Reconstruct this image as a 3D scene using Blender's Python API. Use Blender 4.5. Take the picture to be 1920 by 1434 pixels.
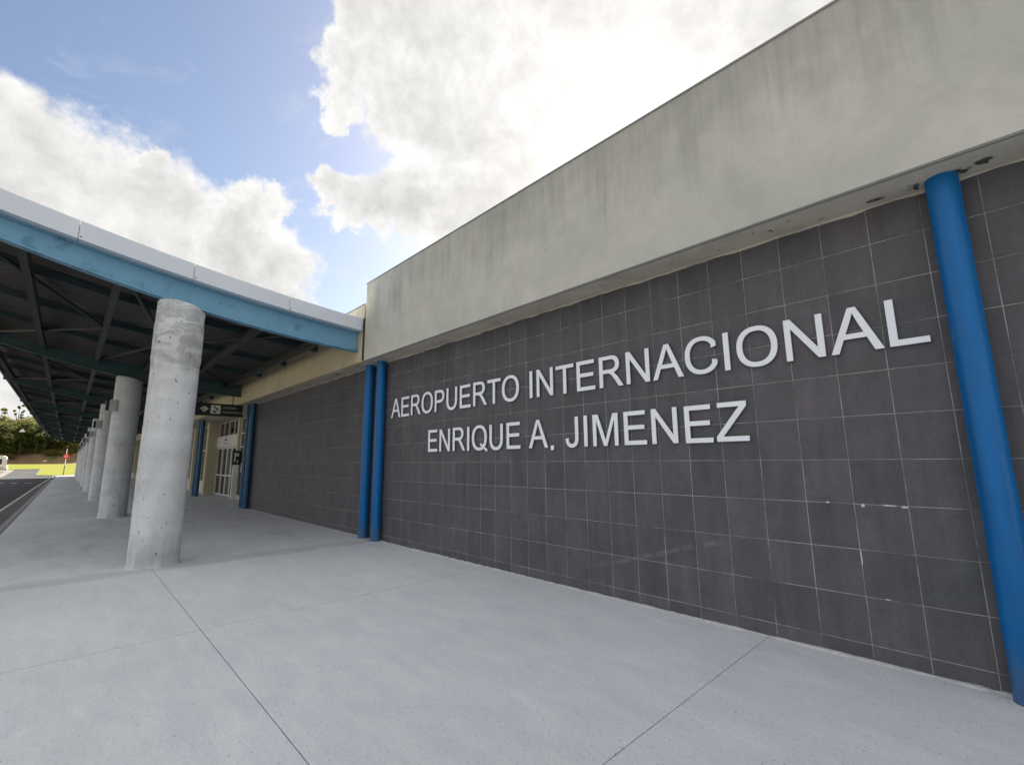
import bpy, math, random
from mathutils import Vector, Matrix

S = bpy.context.scene
for o in list(bpy.data.objects):
    bpy.data.objects.remove(o, do_unlink=True)
COL = S.collection
RAD = math.radians

# ------------------------------------------------------------------ camera
cam = bpy.data.cameras.new('camera')
cam.sensor_fit = 'HORIZONTAL'
cam.sensor_width = 36.0
cam.lens = 36.0 * 863.316 / 1920.0
cam.clip_start = 0.05
cam.clip_end = 6000
camo = bpy.data.objects.new('camera', cam)
COL.objects.link(camo)
cr, cu, cf = Vector((-0.68877, -0.724923, -0.009072)), Vector((-0.127043, 0.108368, 0.98596)), Vector((0.713762, -0.680252, 0.166737))
camo.matrix_world = Matrix(((cr.x, cu.x, -cf.x, -4.43823), (cr.y, cu.y, -cf.y, 5.27427), (cr.z, cu.z, -cf.z, 1.75215), (0, 0, 0, 1)))
S.camera = camo

# ------------------------------------------------------------------ light
SUN_EL, SUN_AZ = RAD(37.0), RAD(-58.5)          # azimuth counted from +X towards +Y
SUN_DIR = Vector((math.cos(SUN_EL) * math.cos(SUN_AZ), math.cos(SUN_EL) * math.sin(SUN_AZ), math.sin(SUN_EL)))
SKY_STRENGTH = 0.05
CLOUD_STRENGTH = 0.275
sun = bpy.data.lights.new('sun', 'SUN')
sun.energy = 4.6
sun.angle = RAD(0.53)
sun.color = (1.0, 0.93, 0.82)
suno = bpy.data.objects.new('sun', sun)
suno.rotation_euler = SUN_DIR.to_track_quat('Z', 'Y').to_euler()
COL.objects.link(suno)
S.view_settings.view_transform = 'Standard'
S.view_settings.look = 'None'
S.view_settings.exposure = 1.97
S.view_settings.gamma = 1.0
S.view_settings.use_curve_mapping = False
S.render.engine = 'CYCLES'
S.cycles.max_bounces = 8
S.cycles.diffuse_bounces = 4
S.cycles.glossy_bounces = 4
S.cycles.transparent_max_bounces = 8
S.cycles.use_denoising = True


class NT:
    """small helper for node trees"""
    def __init__(s, tree):
        s.t = tree
        s.n = tree.nodes
        s.l = tree.links

    def new(s, typ, **kw):
        n = s.n.new(typ)
        for k, v in kw.items():
            setattr(n, k, v)
        return n

    def put(s, sock, v):
        if v is None:
            return
        if hasattr(v, 'is_output') or isinstance(v, bpy.types.NodeSocket):
            s.l.new(v, sock)
        else:
            if sock.type == 'RGBA' and len(v) == 3:
                v = (*v, 1)
            sock.default_value = v

    def math(s, op, a, b=None, c=None, clamp=False):
        n = s.new('ShaderNodeMath', operation=op, use_clamp=clamp)
        s.put(n.inputs[0], a)
        s.put(n.inputs[1], b)
        s.put(n.inputs[2], c)
        return n.outputs[0]

    def vmath(s, op, a, b=None):
        n = s.new('ShaderNodeVectorMath', operation=op)
        s.put(n.inputs[0], a)
        s.put(n.inputs[1], b)
        return n.outputs['Value'] if op in ('DOT_PRODUCT', 'LENGTH', 'DISTANCE') else n.outputs[0]

    def rng(s, v, a, b, lo=0.0, hi=1.0, smooth=False):
        n = s.new('ShaderNodeMapRange', clamp=True)
        if smooth:
            n.interpolation_type = 'SMOOTHSTEP'
        s.put(n.inputs[0], v)
        for i, x in enumerate((a, b, lo, hi)):
            s.put(n.inputs[1 + i], x)
        return n.outputs[0]

    def noise(s, vec, scale, detail=4, rough=0.55, dist=0.0):
        n = s.new('ShaderNodeTexNoise')
        s.put(n.inputs['Vector'], vec)
        n.inputs['Scale'].default_value = scale
        n.inputs['Detail'].default_value = detail
        n.inputs['Roughness'].default_value = rough
        n.inputs['Distortion'].default_value = dist
        return n.outputs[0]

    def mix(s, f, a, b, typ='MIX'):
        n = s.new('ShaderNodeMix', data_type='RGBA', blend_type=typ)
        s.put(n.inputs[0], f)
        s.put(n.inputs[6], a)
        s.put(n.inputs[7], b)
        return n.outputs[2]

    def mapping(s, vec, scale=(1, 1, 1), loc=(0, 0, 0)):
        n = s.new('ShaderNodeMapping')
        s.put(n.inputs[0], vec)
        n.inputs[1].default_value = loc
        n.inputs[3].default_value = scale
        return n.outputs[0]


# cumulus banks: direction on the sky and angular radius
BANKS = [(0.909, 0.082, 0.409, 0.102), (0.888, 0.125, 0.442, 0.068), (0.921, -0.002, 0.388, 0.107), (0.916, -0.09, 0.391, 0.105),
         (0.904, -0.166, 0.393, 0.095), (0.913, -0.225, 0.342, 0.096), (0.912, -0.269, 0.31, 0.054), (0.913, 0.178, 0.367, 0.13),
         (0.933, 0.043, 0.358, 0.108), (0.887, -0.051, 0.459, 0.039), (0.873, -0.188, 0.45, 0.054),
         (0.597, -0.351, 0.721, 0.11), (0.553, -0.456, 0.697, 0.172), (0.454, -0.558, 0.695, 0.197), (0.629, -0.279, 0.725, 0.056),
         (0.621, -0.46, 0.634, 0.12), (0.543, -0.58, 0.608, 0.158), (0.314, -0.627, 0.713, 0.179), (0.603, -0.58, 0.547, 0.114),
         (0.68, -0.277, 0.679, 0.046), (0.721, -0.279, 0.635, 0.035), (0.671, -0.376, 0.639, 0.074),
         (0.812, -0.289, 0.507, 0.034), (0.799, -0.341, 0.496, 0.047), (0.778, -0.397, 0.487, 0.056), (0.745, -0.449, 0.493, 0.073),
         (0.704, -0.511, 0.494, 0.096), (0.656, -0.569, 0.496, 0.085)]
CLEAR = [(0.815, -0.039, 0.578, 0.36), (0.807, -0.243, 0.538, 0.26), (0.853, -0.327, 0.407, 0.22)]


def make_world():
    w = bpy.data.worlds.new('World')
    S.world = w
    w.use_nodes = True
    t = NT(w.node_tree)
    t.n.clear()
    sky = t.new('ShaderNodeTexSky', sky_type='NISHITA')
    sky.sun_disc = False
    sky.sun_elevation = SUN_EL
    sky.sun_rotation = math.pi / 2 - SUN_AZ
    sky.air_density = 1.0
    sky.dust_density = 1.2
    sky.ozone_density = 1.6
    tc = t.new('ShaderNodeTexCoord')
    d = t.vmath('NORMALIZE', tc.outputs['Generated'])
    warp = t.new('ShaderNodeTexNoise')
    t.put(warp.inputs['Vector'], d)
    warp.inputs['Scale'].default_value = 9.0
    warp.inputs['Detail'].default_value = 6.0
    warp.inputs['Roughness'].default_value = 0.6
    wv = t.vmath('SCALE', t.vmath('SUBTRACT', warp.outputs['Color'], (0.5, 0.5, 0.5)))
    wv.node.inputs['Scale'].default_value = 0.16
    dw = t.vmath('NORMALIZE', t.vmath('ADD', d, wv))
    f = None
    for x, y, z, r in BANKS:
        v = Vector((x, y, z)).normalized()
        b = t.rng(t.vmath('DOT_PRODUCT', dw, tuple(v)), math.cos(r * 1.45), math.cos(r * 0.45), 0, 1)
        f = b if f is None else t.math('MAXIMUM', f, b)
    # cloud cover of the whole sky; open blue between the banks
    low = t.noise(d, 2.6, 3, 0.5)
    glob = t.rng(low, 0.30, 0.52, 0.1, 0.95)
    clr = None
    for x, y, z, r in CLEAR:
        v = Vector((x, y, z)).normalized()
        b = t.rng(t.vmath('DOT_PRODUCT', d, tuple(v)), math.cos(r * 1.5), math.cos(r * 0.9), 0, 1, True)
        clr = b if clr is None else t.math('MAXIMUM', clr, b)
    glob = t.math('MULTIPLY', glob, t.math('SUBTRACT', 1.0, clr))
    f = t.math('MAXIMUM', f, glob)
    fb = t.noise(d, 11.0, 9, 0.62, 0.15)
    field = t.math('ADD', f, t.math('MULTIPLY', t.math('SUBTRACT', fb, 0.5), 0.75))
    dens = t.rng(field, 0.27, 0.70, 0, 1, True)
    wisp = t.rng(t.noise(t.mapping(d, (1, 1, 2.0)), 6.0, 7, 0.6, 0.6), 0.54, 0.78, 0, 0.30)
    dens = t.math('MAXIMUM', dens, wisp)
    # inner shading of the clouds: thick cores greyer, edges bright, puffs by an offset towards the sun
    off = t.vmath('ADD', d, tuple(SUN_DIR * 0.035))
    fb2 = t.noise(off, 11.0, 9, 0.62, 0.15)
    relief = t.math('SUBTRACT', fb, fb2)
    core = t.rng(field, 0.62, 1.25, 0, 1)
    puff = t.noise(d, 5.0, 7, 0.6)
    g = t.math('SUBTRACT', 1.0, t.math('MULTIPLY', core, t.rng(puff, 0.36, 0.62, 0.05, 0.30)))
    g = t.math('ADD', g, t.math('MULTIPLY', relief, 0.8))
    sd = t.vmath('DOT_PRODUCT', d, tuple(SUN_DIR))
    halo = t.math('POWER', t.math('MAXIMUM', sd, 0.0), 60.0)
    g = t.math('ADD', t.math('MULTIPLY', g, 0.92), t.math('MULTIPLY', halo, 0.35))
    ccol = t.mix(t.rng(halo, 0, 1), (1.0, 0.98, 0.96), (1.0, 0.97, 0.91))
    bg1 = t.new('ShaderNodeBackground')
    t.put(bg1.inputs[0], t.mix(1.0, sky.outputs[0], (0.93, 0.88, 0.85), 'MULTIPLY'))
    bg1.inputs[1].default_value = SKY_STRENGTH
    bg2 = t.new('ShaderNodeBackground')
    t.put(bg2.inputs[0], t.mix(1.0, ccol, g, 'MULTIPLY'))
    bg2.inputs[1].default_value = CLOUD_STRENGTH
    ms = t.new('ShaderNodeMixShader')
    t.put(ms.inputs[0], dens)
    t.l.new(bg1.outputs[0], ms.inputs[1])
    t.l.new(bg2.outputs[0], ms.inputs[2])
    out = t.new('ShaderNodeOutputWorld')
    t.l.new(ms.outputs[0], out.inputs[0])


make_world()

# ------------------------------------------------------------------ materials
MATS = {}


def base_mat(name):
    m = bpy.data.materials.new(name)
    m.use_nodes = True
    t = NT(m.node_tree)
    t.n.clear()
    out = t.new('ShaderNodeOutputMaterial')
    b = t.new('ShaderNodeBsdfPrincipled')
    t.l.new(b.outputs[0], out.inputs[0])
    pos = t.new('ShaderNodeNewGeometry').outputs['Position']
    MATS[name] = m
    return m, t, b, pos


def bump(t, b, h, strength, dist):
    n = t.new('ShaderNodeBump')
    n.inputs['Strength'].default_value = strength
    n.inputs['Distance'].default_value = dist
    t.put(n.inputs['Height'], h)
    t.l.new(n.outputs[0], b.inputs['Normal'])


def plain(name, col, rough=0.6, metal=0.0, var=0.12, scale=3.0, bscale=60.0, bdist=0.0015, spec=0.5):
    m, t, b, pos = base_mat(name)
    n = t.noise(pos, scale, 6, 0.6)
    k = t.rng(n, 0.25, 0.75, 1 - var, 1 + var)
    t.put(b.inputs['Base Color'], t.mix(1.0, col, k, 'MULTIPLY'))
    b.inputs['Roughness'].default_value = rough
    b.inputs['Metallic'].default_value = metal
    b.inputs['Specular IOR Level'].default_value = spec
    if bdist:
        bump(t, b, t.noise(pos, bscale, 3), 0.5, bdist)
    return m


def make_materials():
    # ---- paving concrete
    m, t, b, pos = base_mat('paving')
    rnd = t.new('ShaderNodeObjectInfo').outputs['Random']
    big = t.noise(pos, 0.45, 6, 0.62, 0.4)
    mid = t.noise(t.mapping(pos, (0.6, 1.8, 1)), 2.4, 7, 0.65, 0.5)
    fine = t.noise(pos, 34, 5, 0.7)
    k = t.math('MULTIPLY', t.rng(big, 0.3, 0.7, 0.94, 1.05), t.rng(mid, 0.25, 0.75, 0.92, 1.06))
    k = t.math('MULTIPLY', k, t.math('MULTIPLY', t.rng(fine, 0.25, 0.75, 0.90, 1.08), t.rng(t.noise(pos, 160, 3, 0.75), 0.28, 0.72, 0.84, 1.14)))
    k = t.math('MULTIPLY', k, t.rng(rnd, 0, 1, 0.97, 1.02))
    sep = t.new('ShaderNodeSeparateXYZ')
    t.put(sep.inputs[0], pos)
    X, Y = sep.outputs[0], sep.outputs[1]
    # ragged darker band below the front edge of the canopy
    wob = t.math('ADD', X, t.math('MULTIPLY', t.math('SUBTRACT', t.noise(pos, 1.3, 5, 0.6), 0.5), 0.5))
    band = t.math('MULTIPLY', t.rng(wob, 5.35, 5.55, 0, 1, True), t.rng(wob, 5.75, 6.15, 1, 0, True))
    k = t.math('MULTIPLY', k, t.math('SUBTRACT', 1.0, t.math('MULTIPLY', band, 0.17)))
    # darker noise patches, stronger further along
    patch_tone = t.math('MULTIPLY', t.rng(t.noise(t.mapping(pos, (0.25, 1.2, 1)), 1.1, 6, 0.65), 0.5, 0.72, 0, 1), t.rng(X, 5.5, 7.5, 0.15, 1))
    k = t.math('MULTIPLY', k, t.math('SUBTRACT', 1.0, t.math('MULTIPLY', patch_tone, 0.20)))
    spot = t.math('MAXIMUM', t.rng(t.noise(pos, 55, 2, 0.5), 0.66, 0.72, 0, 0.55), t.rng(t.noise(pos, 9, 3, 0.6), 0.70, 0.72, 0, 0.20))
    spot = t.math('MAXIMUM', spot, t.rng(t.noise(t.mapping(pos, (3, 9, 1)), 2.0, 6, 0.7, 0.4), 0.64, 0.74, 0, 0.10))
    k = t.math('MULTIPLY', k, t.math('SUBTRACT', 1.0, spot))
    c = t.mix(t.rng(mid, 0.3, 0.7), (0.72, 0.765, 0.815), (0.75, 0.775, 0.80))
    t.put(b.inputs['Base Color'], t.mix(1.0, c, k, 'MULTIPLY'))
    t.put(b.inputs['Roughness'], t.rng(mid, 0.3, 0.7, 0.68, 0.88))
    brush = t.noise(t.mapping(pos, (70, 4, 1)), 1.0, 3, 0.6)
    h = t.math('ADD', t.math('MULTIPLY', fine, 0.9), t.math('MULTIPLY', brush, 0.35))
    h = t.math('ADD', h, t.math('MULTIPLY', t.noise(pos, 130, 3, 0.7), 0.8))
    h = t.math('SUBTRACT', h, t.math('MULTIPLY', spot, 1.5))
    bump(t, b, h, 0.8, 0.006)

    # ---- dark stone tiles
    m, t, b, pos = base_mat('tile')
    rnd = t.new('ShaderNodeObjectInfo').outputs['Random']
    sp = t.mapping(pos, (1, 1, 1))
    mott = t.noise(sp, 3.2, 7, 0.66, 0.5)
    streak = t.noise(t.mapping(pos, (7.0, 1, 0.7)), 1.0, 5, 0.6)
    grain = t.noise(t.mapping(pos, (20, 1, 70)), 1.0, 4, 0.65)
    fine = t.noise(pos, 90, 3, 0.7)
    k = t.math('MULTIPLY', t.rng(rnd, 0, 1, 0.91, 1.08), t.rng(mott, 0.28, 0.72, 0.80, 1.20))
    k = t.math('MULTIPLY', k, t.rng(streak, 0.35, 0.68, 1.05, 0.84))
    k = t.math('MULTIPLY', k, t.rng(grain, 0.25, 0.75, 0.86, 1.14))
    k = t.math('MULTIPLY', k, t.rng(fine, 0.25, 0.75, 0.74, 1.26))
    hue = t.noise(pos, 1.1, 4, 0.6)
    c = t.mix(t.math('MULTIPLY_ADD', rnd, 0.35, t.rng(hue, 0.38, 0.62, -0.1, 0.8), clamp=True), (0.096, 0.101, 0.112), (0.110, 0.101, 0.114))
    c = t.mix(1.0, c, k, 'MULTIPLY')
    # long pale scuff and chalky specks
    sep = t.new('ShaderNodeSeparateXYZ')
    t.put(sep.inputs[0], pos)
    X, Z = sep.outputs[0], sep.outputs[2]
    line = t.math('ABSOLUTE', t.math('SUBTRACT', Z, t.math('MULTIPLY_ADD', X, -0.30, 0.20)))
    sc = t.math('MULTIPLY', t.rng(line, 0.0, 0.05, 1, 0, True), t.math('MULTIPLY', t.rng(X, -2.5, -2.1, 0, 1), t.rng(X, -0.9, -0.4, 1, 0)))
    sc = t.math('MULTIPLY', sc, t.rng(t.noise(pos, 6, 5, 0.7), 0.4, 0.65, 0, 0.28))
    speck = t.rng(t.noise(pos, 17, 2, 0.5), 0.77, 0.80, 0, 0.35)
    c = t.mix(t.math('MAXIMUM', sc, speck), c, (0.40, 0.40, 0.42))
    t.put(b.inputs['Base Color'], c)
    t.put(b.inputs['Roughness'], t.rng(mott, 0.3, 0.7, 0.50, 0.72))
    b.inputs['Specular IOR Level'].default_value = 0.35
    bump(t, b, t.math('ADD', grain, t.math('MULTIPLY', fine, 0.8)), 0.5, 0.0022)

    # ---- grout
    m, t, b, pos = base_mat('grout')
    n = t.noise(pos, 1.8, 5, 0.65)
    n2 = t.noise(pos, 14, 3, 0.6)
    k = t.math('MULTIPLY', t.rng(n, 0.36, 0.58, 0.30, 1.0), t.rng(n2, 0.3, 0.7, 0.7, 1.15))
    t.put(b.inputs['Base Color'], t.mix(1.0, (0.44, 0.425, 0.43), k, 'MULTIPLY'))
    b.inputs['Roughness'].default_value = 0.9

    # ---- stained render of the fascia
    m, t, b, pos = base_mat('fascia_render')
    sep = t.new('ShaderNodeSeparateXYZ')
    t.put(sep.inputs[0], pos)
    X, Z = sep.outputs[0], sep.outputs[2]
    big = t.noise(pos, 0.8, 6, 0.65, 0.5)
    st = t.noise(t.mapping(pos, (4.5, 1, 0.35)), 1.0, 6, 0.62, 0.3)
    st2 = t.noise(t.mapping(pos, (13, 1, 0.5)), 1.0, 4, 0.6)
    patch = t.noise(pos, 2.6, 6, 0.7, 0.8)
    # rain soot runs down from the coping: dense near the top with ragged ends
    run = t.rng(t.math('ADD', Z, t.math('MULTIPLY', t.math('SUBTRACT', st, 0.5), 2.6)), 4.75, 6.05, 0, 1, True)
    run = t.math('MULTIPLY', run, t.rng(st2, 0.25, 0.7, 0.55, 1.0))
    k = t.math('MULTIPLY', t.rng(big, 0.3, 0.7, 0.90, 1.06), t.rng(patch, 0.3, 0.72, 1.05, 0.90))
    k = t.math('MULTIPLY', k, t.math('SUBTRACT', 1.0, t.math('MULTIPLY', run, 0.32)))
    chip = t.rng(t.noise(pos, 7, 4, 0.7), 0.70, 0.76, 0, 0.22)
    k = t.math('MULTIPLY', k, t.math('SUBTRACT', 1.0, chip))
    c = t.mix(t.rng(big, 0.35, 0.65), (0.535, 0.545, 0.505), (0.575, 0.565, 0.52))
    edge = t.math('MULTIPLY', t.rng(X, 5.2, 5.62, 0, 1, True), t.rng(st, 0.35, 0.6, 0.3, 0.9))
    c = t.mix(edge, c, (0.62, 0.52, 0.36))
    t.put(b.inputs['Base Color'], t.mix(1.0, c, k, 'MULTIPLY'))
    b.inputs['Roughness'].default_value = 0.88
    bump(t, b, t.math('ADD', t.noise(pos, 45, 5, 0.7), t.math('MULTIPLY', patch, 1.5)), 0.6, 0.004)

    # ---- cream paint below the canopy
    m, t, b, pos = base_mat('cream_paint')
    big = t.noise(pos, 0.9, 6, 0.65, 0.5)
    st = t.noise(t.mapping(pos, (5, 5, 0.5)), 1.0, 5, 0.6)
    k = t.math('MULTIPLY', t.rng(big, 0.3, 0.7, 0.88, 1.06), t.rng(st, 0.3, 0.7, 1.03, 0.90))
    t.put(b.inputs['Base Color'], t.mix(1.0, (0.66, 0.585, 0.395), k, 'MULTIPLY'))
    b.inputs['Roughness'].default_value = 0.8
    bump(t, b, t.noise(pos, 45, 4, 0.7), 0.4, 0.003)

    # ---- soffit with mould spots
    m, t, b, pos = base_mat('soffit')
    big = t.noise(pos, 1.2, 6, 0.65, 0.5)
    sp = t.noise(pos, 4.3, 4, 0.75, 0.6)
    mould = t.rng(sp, 0.665, 0.70, 0, 0.93)
    grime = t.rng(t.noise(pos, 2.0, 6, 0.7), 0.5, 0.75, 0, 0.35)
    c = t.mix(1.0, (0.62, 0.57, 0.48), t.rng(big, 0.3, 0.7, 0.85, 1.08), 'MULTIPLY')
    wv = t.vmath('SCALE', t.vmath('SUBTRACT', t.new('ShaderNodeTexNoise').outputs['Color'], (0.5, 0.5, 0.5)))
    wv.node.inputs['Scale'].default_value = 0.16
    nn = [x for x in t.n if x.type == 'TEX_NOISE' and not x.inputs['Vector'].links][0]
    t.put(nn.inputs['Vector'], pos)
    nn.inputs['Scale'].default_value = 14
    pw = t.vmath('ADD', pos, wv)
    for (sx, sy, sr) in ((-3.926, .13, .055), (-4.208, .12, .04), (-4.15, .17, .02), (-4.62, .19, .06), (-4.52, .13, .05), (-3.065, .2, .022), (-3.264, .30, .018), (-4.49, .16, .045), (-2.5, .12, .02), (-3.5, .10, .02)):
        mould = t.math('MAXIMUM', mould, t.rng(t.vmath('DISTANCE', pw, (sx, sy, 4.09)), sr * .7, sr * 1.15, 0.92, 0))
    c = t.mix(t.math('MAXIMUM', mould, grime), c, (0.03, 0.028, 0.022))
    t.put(b.inputs['Base Color'], c)
    b.inputs['Roughness'].default_value = 0.9
    bump(t, b, t.noise(pos, 50, 4, 0.7), 0.5, 0.004)

    # ---- column concrete
    m, t, b, pos = base_mat('column_concrete')
    sep = t.new('ShaderNodeSeparateXYZ')
    t.put(sep.inputs[0], pos)
    Z = sep.outputs[2]
    big = t.noise(t.mapping(pos, (1, 1, 0.6)), 1.6, 7, 0.66, 0.8)
    vert = t.noise(t.mapping(pos, (6, 6, 0.8)), 1.0, 6, 0.65, 0.3)
    fine = t.noise(pos, 40, 4, 0.7)
    lift = t.noise(t.mapping(pos, (0.2, 0.2, 5)), 1.0, 2, 0.5)
    k = t.math('MULTIPLY', t.rng(big, 0.28, 0.72, 0.88, 1.07), t.rng(vert, 0.3, 0.72, 1.04, 0.90))
    k = t.math('MULTIPLY', k, t.rng(fine, 0.25, 0.75, 0.92, 1.07))
    k = t.math('MULTIPLY', k, t.rng(lift, 0.3, 0.7, 0.93, 1.05))
    hole = t.rng(t.noise(t.mapping(pos, (1, 1, 0.55)), 16, 2, 0.5), 0.70, 0.735, 0, 0.6)
    k = t.math('MULTIPLY', k, t.math('SUBTRACT', 1.0, hole))
    foot = t.math('MULTIPLY', t.rng(Z, 0.0, 0.75, 1, 0, True), t.rng(vert, 0.35, 0.65, 0.0, 0.26))
    k = t.math('MULTIPLY', k, t.math('SUBTRACT', 1.0, foot))
    c = t.mix(t.rng(big, 0.35, 0.65), (0.655, 0.67, 0.685), (0.705, 0.735, 0.775))
    # dark patched blotches of the cast surface
    pt = t.rng(t.noise(t.mapping(pos, (3, 3, 2.2)), 1.0, 3, 0.4, 0.3), 0.58, 0.66, 0, 0.10)
    k = t.math('MULTIPLY', k, t.math('SUBTRACT', 1.0, pt))
    sm = t.noise(t.mapping(pos, (1.4, 1.4, 3.2)), 1.6, 5, 0.6, 1.2)
    X = sep.outputs[0]
    head = t.math('MULTIPLY', t.rng(t.math('ADD', Z, t.math('MULTIPLY', t.math('SUBTRACT', sm, 0.5), 0.5)), 3.45, 3.55, 0, 1), t.rng(X, 7.0, 7.2, 1, 0))
    smear = t.math('MULTIPLY', head, t.rng(sm, 0.46, 0.54, 0.04, 0.30))
    k = t.math('MULTIPLY', k, t.math('SUBTRACT', 1.0, smear))
    t.put(b.inputs['Base Color'], t.mix(1.0, c, k, 'MULTIPLY'))
    b.inputs['Roughness'].default_value = 0.85
    bump(t, b, t.math('ADD', t.math('MULTIPLY', fine, 0.6), t.math('SUBTRACT', t.math('MULTIPLY', big, 2.0), t.math('MULTIPLY', hole, 3.0))), 0.6, 0.006)

    # ---- blue pillar paint
    m, t, b, pos = base_mat('blue_paint')
    st = t.noise(t.mapping(pos, (9, 9, 0.6)), 1.0, 5, 0.6)
    k = t.rng(st, 0.3, 0.7, 0.80, 1.14)
    sz = t.new('ShaderNodeSeparateXYZ')
    t.put(sz.inputs[0], pos)
    dirt = t.math('MULTIPLY', t.rng(t.math('ADD', sz.outputs[2], t.math('MULTIPLY', st, -0.5)), -0.25, 0.25, 1, 0, True), 0.5)
    chip = t.rng(t.noise(t.mapping(pos, (1, 1, 0.6)), 13, 4, 0.7), 0.70, 0.73, 0, 0.6)
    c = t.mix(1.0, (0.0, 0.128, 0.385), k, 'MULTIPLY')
    c = t.mix(dirt, c, (0.10, 0.12, 0.13))
    t.put(b.inputs['Base Color'], t.mix(chip, c, (0.004, 0.06, 0.17)))
    t.put(b.inputs['Roughness'], t.rng(st, 0.3, 0.7, 0.28, 0.42))
    b.inputs['Specular IOR Level'].default_value = 0.35
    bump(t, b, t.noise(t.mapping(pos, (9, 9, 2)), 1.0, 3, 0.6), 0.3, 0.006)

    plain('blue_paint_shaded', (0.004, 0.075, 0.175), 0.4, var=0.2, scale=2)  # pillar blue darkened, canopy shade put into the colour
    # ---- steel beam paint, faded blue green
    m, t, b, pos = base_mat('beam_paint')
    big = t.noise(pos, 1.3, 6, 0.65, 0.6)
    blot = t.rng(t.noise(pos, 2.7, 4, 0.6, 0.4), 0.565, 0.65, 0, 0.5)
    c = t.mix(t.rng(big, 0.3, 0.7), (0.15, 0.345, 0.52), (0.18, 0.395, 0.58))
    c = t.mix(blot, c, (0.04, 0.17, 0.25))
    st = t.noise(t.mapping(pos, (8, 8, 0.8)), 1.0, 5, 0.6)
    c = t.mix(1.0, c, t.rng(st, 0.3, 0.7, 0.96, 1.03), 'MULTIPLY')
    t.put(b.inputs['Base Color'], c)
    b.inputs['Roughness'].default_value = 0.55
    bump(t, b, t.noise(pos, 30, 4, 0.6), 0.3, 0.002)

    plain('beam_paint_shaded', (0.035, 0.085, 0.10), 0.55, var=0.2)  # inner beams: beam colour darkened to carry the shade under the deck
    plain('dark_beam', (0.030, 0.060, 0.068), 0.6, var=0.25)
    plain('purlin_steel', (0.048, 0.054, 0.053), 0.55, 0.1, var=0.25)
    plain('deck_steel', (0.095, 0.092, 0.09), 0.5, 0.2, var=0.25, scale=1.4, bdist=0)
    plain('white_metal', (0.67, 0.725, 0.82), 0.42, 0.0, var=0.06, scale=1.2, bscale=5, bdist=0.003)
    plain('gutter_metal', (0.30, 0.36, 0.30), 0.5, 0.3, var=0.2)
    plain('coping_metal', (0.26, 0.26, 0.25), 0.5, 0.2)
    plain('seam', (0.10, 0.10, 0.11), 0.7)
    plain('aluminium', (0.74, 0.75, 0.78), 0.38, 0.25, var=0.06, scale=2, bscale=20, bdist=0.0008)
    plain('letter_face', (0.88, 0.92, 0.99), 0.4, 0.0, var=0.05, scale=2, bscale=20, bdist=0.0008)
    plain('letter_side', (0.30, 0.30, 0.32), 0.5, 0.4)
    plain('white_frame', (0.74, 0.73, 0.69), 0.45, var=0.08)
    plain('black_plastic', (0.012, 0.012, 0.014), 0.4, var=0.1)
    plain('pictogram_white', (0.72, 0.71, 0.66), 0.5, var=0.05)
    plain('paper', (0.78, 0.78, 0.76), 0.7, var=0.06)
    plain('ink_grey', (0.30, 0.31, 0.32), 0.7)
    plain('mortar', (0.60, 0.61, 0.61), 0.95, var=0.25, scale=12, bscale=40, bdist=0.006)
    plain('interior', (0.16, 0.15, 0.14), 0.9, var=0.3, scale=0.7)
    plain('roof_felt', (0.22, 0.22, 0.22), 0.9)
    plain('lamp_metal', (0.50, 0.50, 0.49), 0.4, 0.4)
    plain('kerb', (0.34, 0.34, 0.34), 0.9, var=0.2, scale=2.0, bscale=30, bdist=0.004)
    plain('sunlit_asphalt', (0.17, 0.155, 0.145), 0.9, var=0.2, scale=0.5, bscale=40, bdist=0.006)  # sunlit copy of the asphalt, sun put into the paler colour
    plain('asphalt', (0.034, 0.034, 0.038), 0.85, var=0.25, scale=0.7, bscale=45, bdist=0.006)
    plain('gutter_shaded_kerb', (0.12, 0.12, 0.125), 0.9, var=0.3, scale=1.2, bscale=30, bdist=0.004)
    plain('road_paint', (0.70, 0.70, 0.68), 0.7, var=0.2, scale=3)
    plain('bus_cream', (0.72, 0.68, 0.58), 0.35, var=0.06)
    plain('bus_trim', (0.45, 0.40, 0.33), 0.5)
    plain('tyre', (0.02, 0.02, 0.02), 0.85)
    plain('red_lamp', (0.45, 0.03, 0.02), 0.3)
    plain('sign_red', (0.62, 0.03, 0.03), 0.45, var=0.08)
    plain('pole_paint', (0.66, 0.64, 0.58), 0.5)
    plain('pole_dark', (0.10, 0.09, 0.07), 0.6)
    plain('bark', (0.11, 0.085, 0.06), 0.95, var=0.3, scale=4)
    plain('hut_white', (0.80, 0.79, 0.76), 0.7)

    # ---- glass
    m = bpy.data.materials.new('glass')
    m.use_nodes = True
    t = NT(m.node_tree)
    t.n.clear()
    MATS['glass'] = m
    out = t.new('ShaderNodeOutputMaterial')
    fr = t.new('ShaderNodeFresnel')
    fr.inputs[0].default_value = 1.6
    tr = t.new('ShaderNodeBsdfTransparent')
    tr.inputs[0].default_value = (0.30, 0.33, 0.34, 1)
    gl = t.new('ShaderNodeBsdfGlossy')
    gl.inputs['Color'].default_value = (0.9, 0.93, 0.95, 1)
    gl.inputs['Roughness'].default_value = 0.015
    pos = t.new('ShaderNodeNewGeometry').outputs['Position']
    bn = t.new('ShaderNodeBump')
    bn.inputs['Strength'].default_value = 0.15
    bn.inputs['Distance'].default_value = 0.004
    t.put(bn.inputs['Height'], t.noise(pos, 1.2, 2))
    t.l.new(bn.outputs[0], gl.inputs['Normal'])
    ms = t.new('ShaderNodeMixShader')
    t.put(ms.inputs[0], t.math('ADD', fr.outputs[0], 0.04, clamp=True))
    t.l.new(tr.outputs[0], ms.inputs[1])
    t.l.new(gl.outputs[0], ms.inputs[2])
    t.l.new(ms.outputs[0], out.inputs[0])
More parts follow.
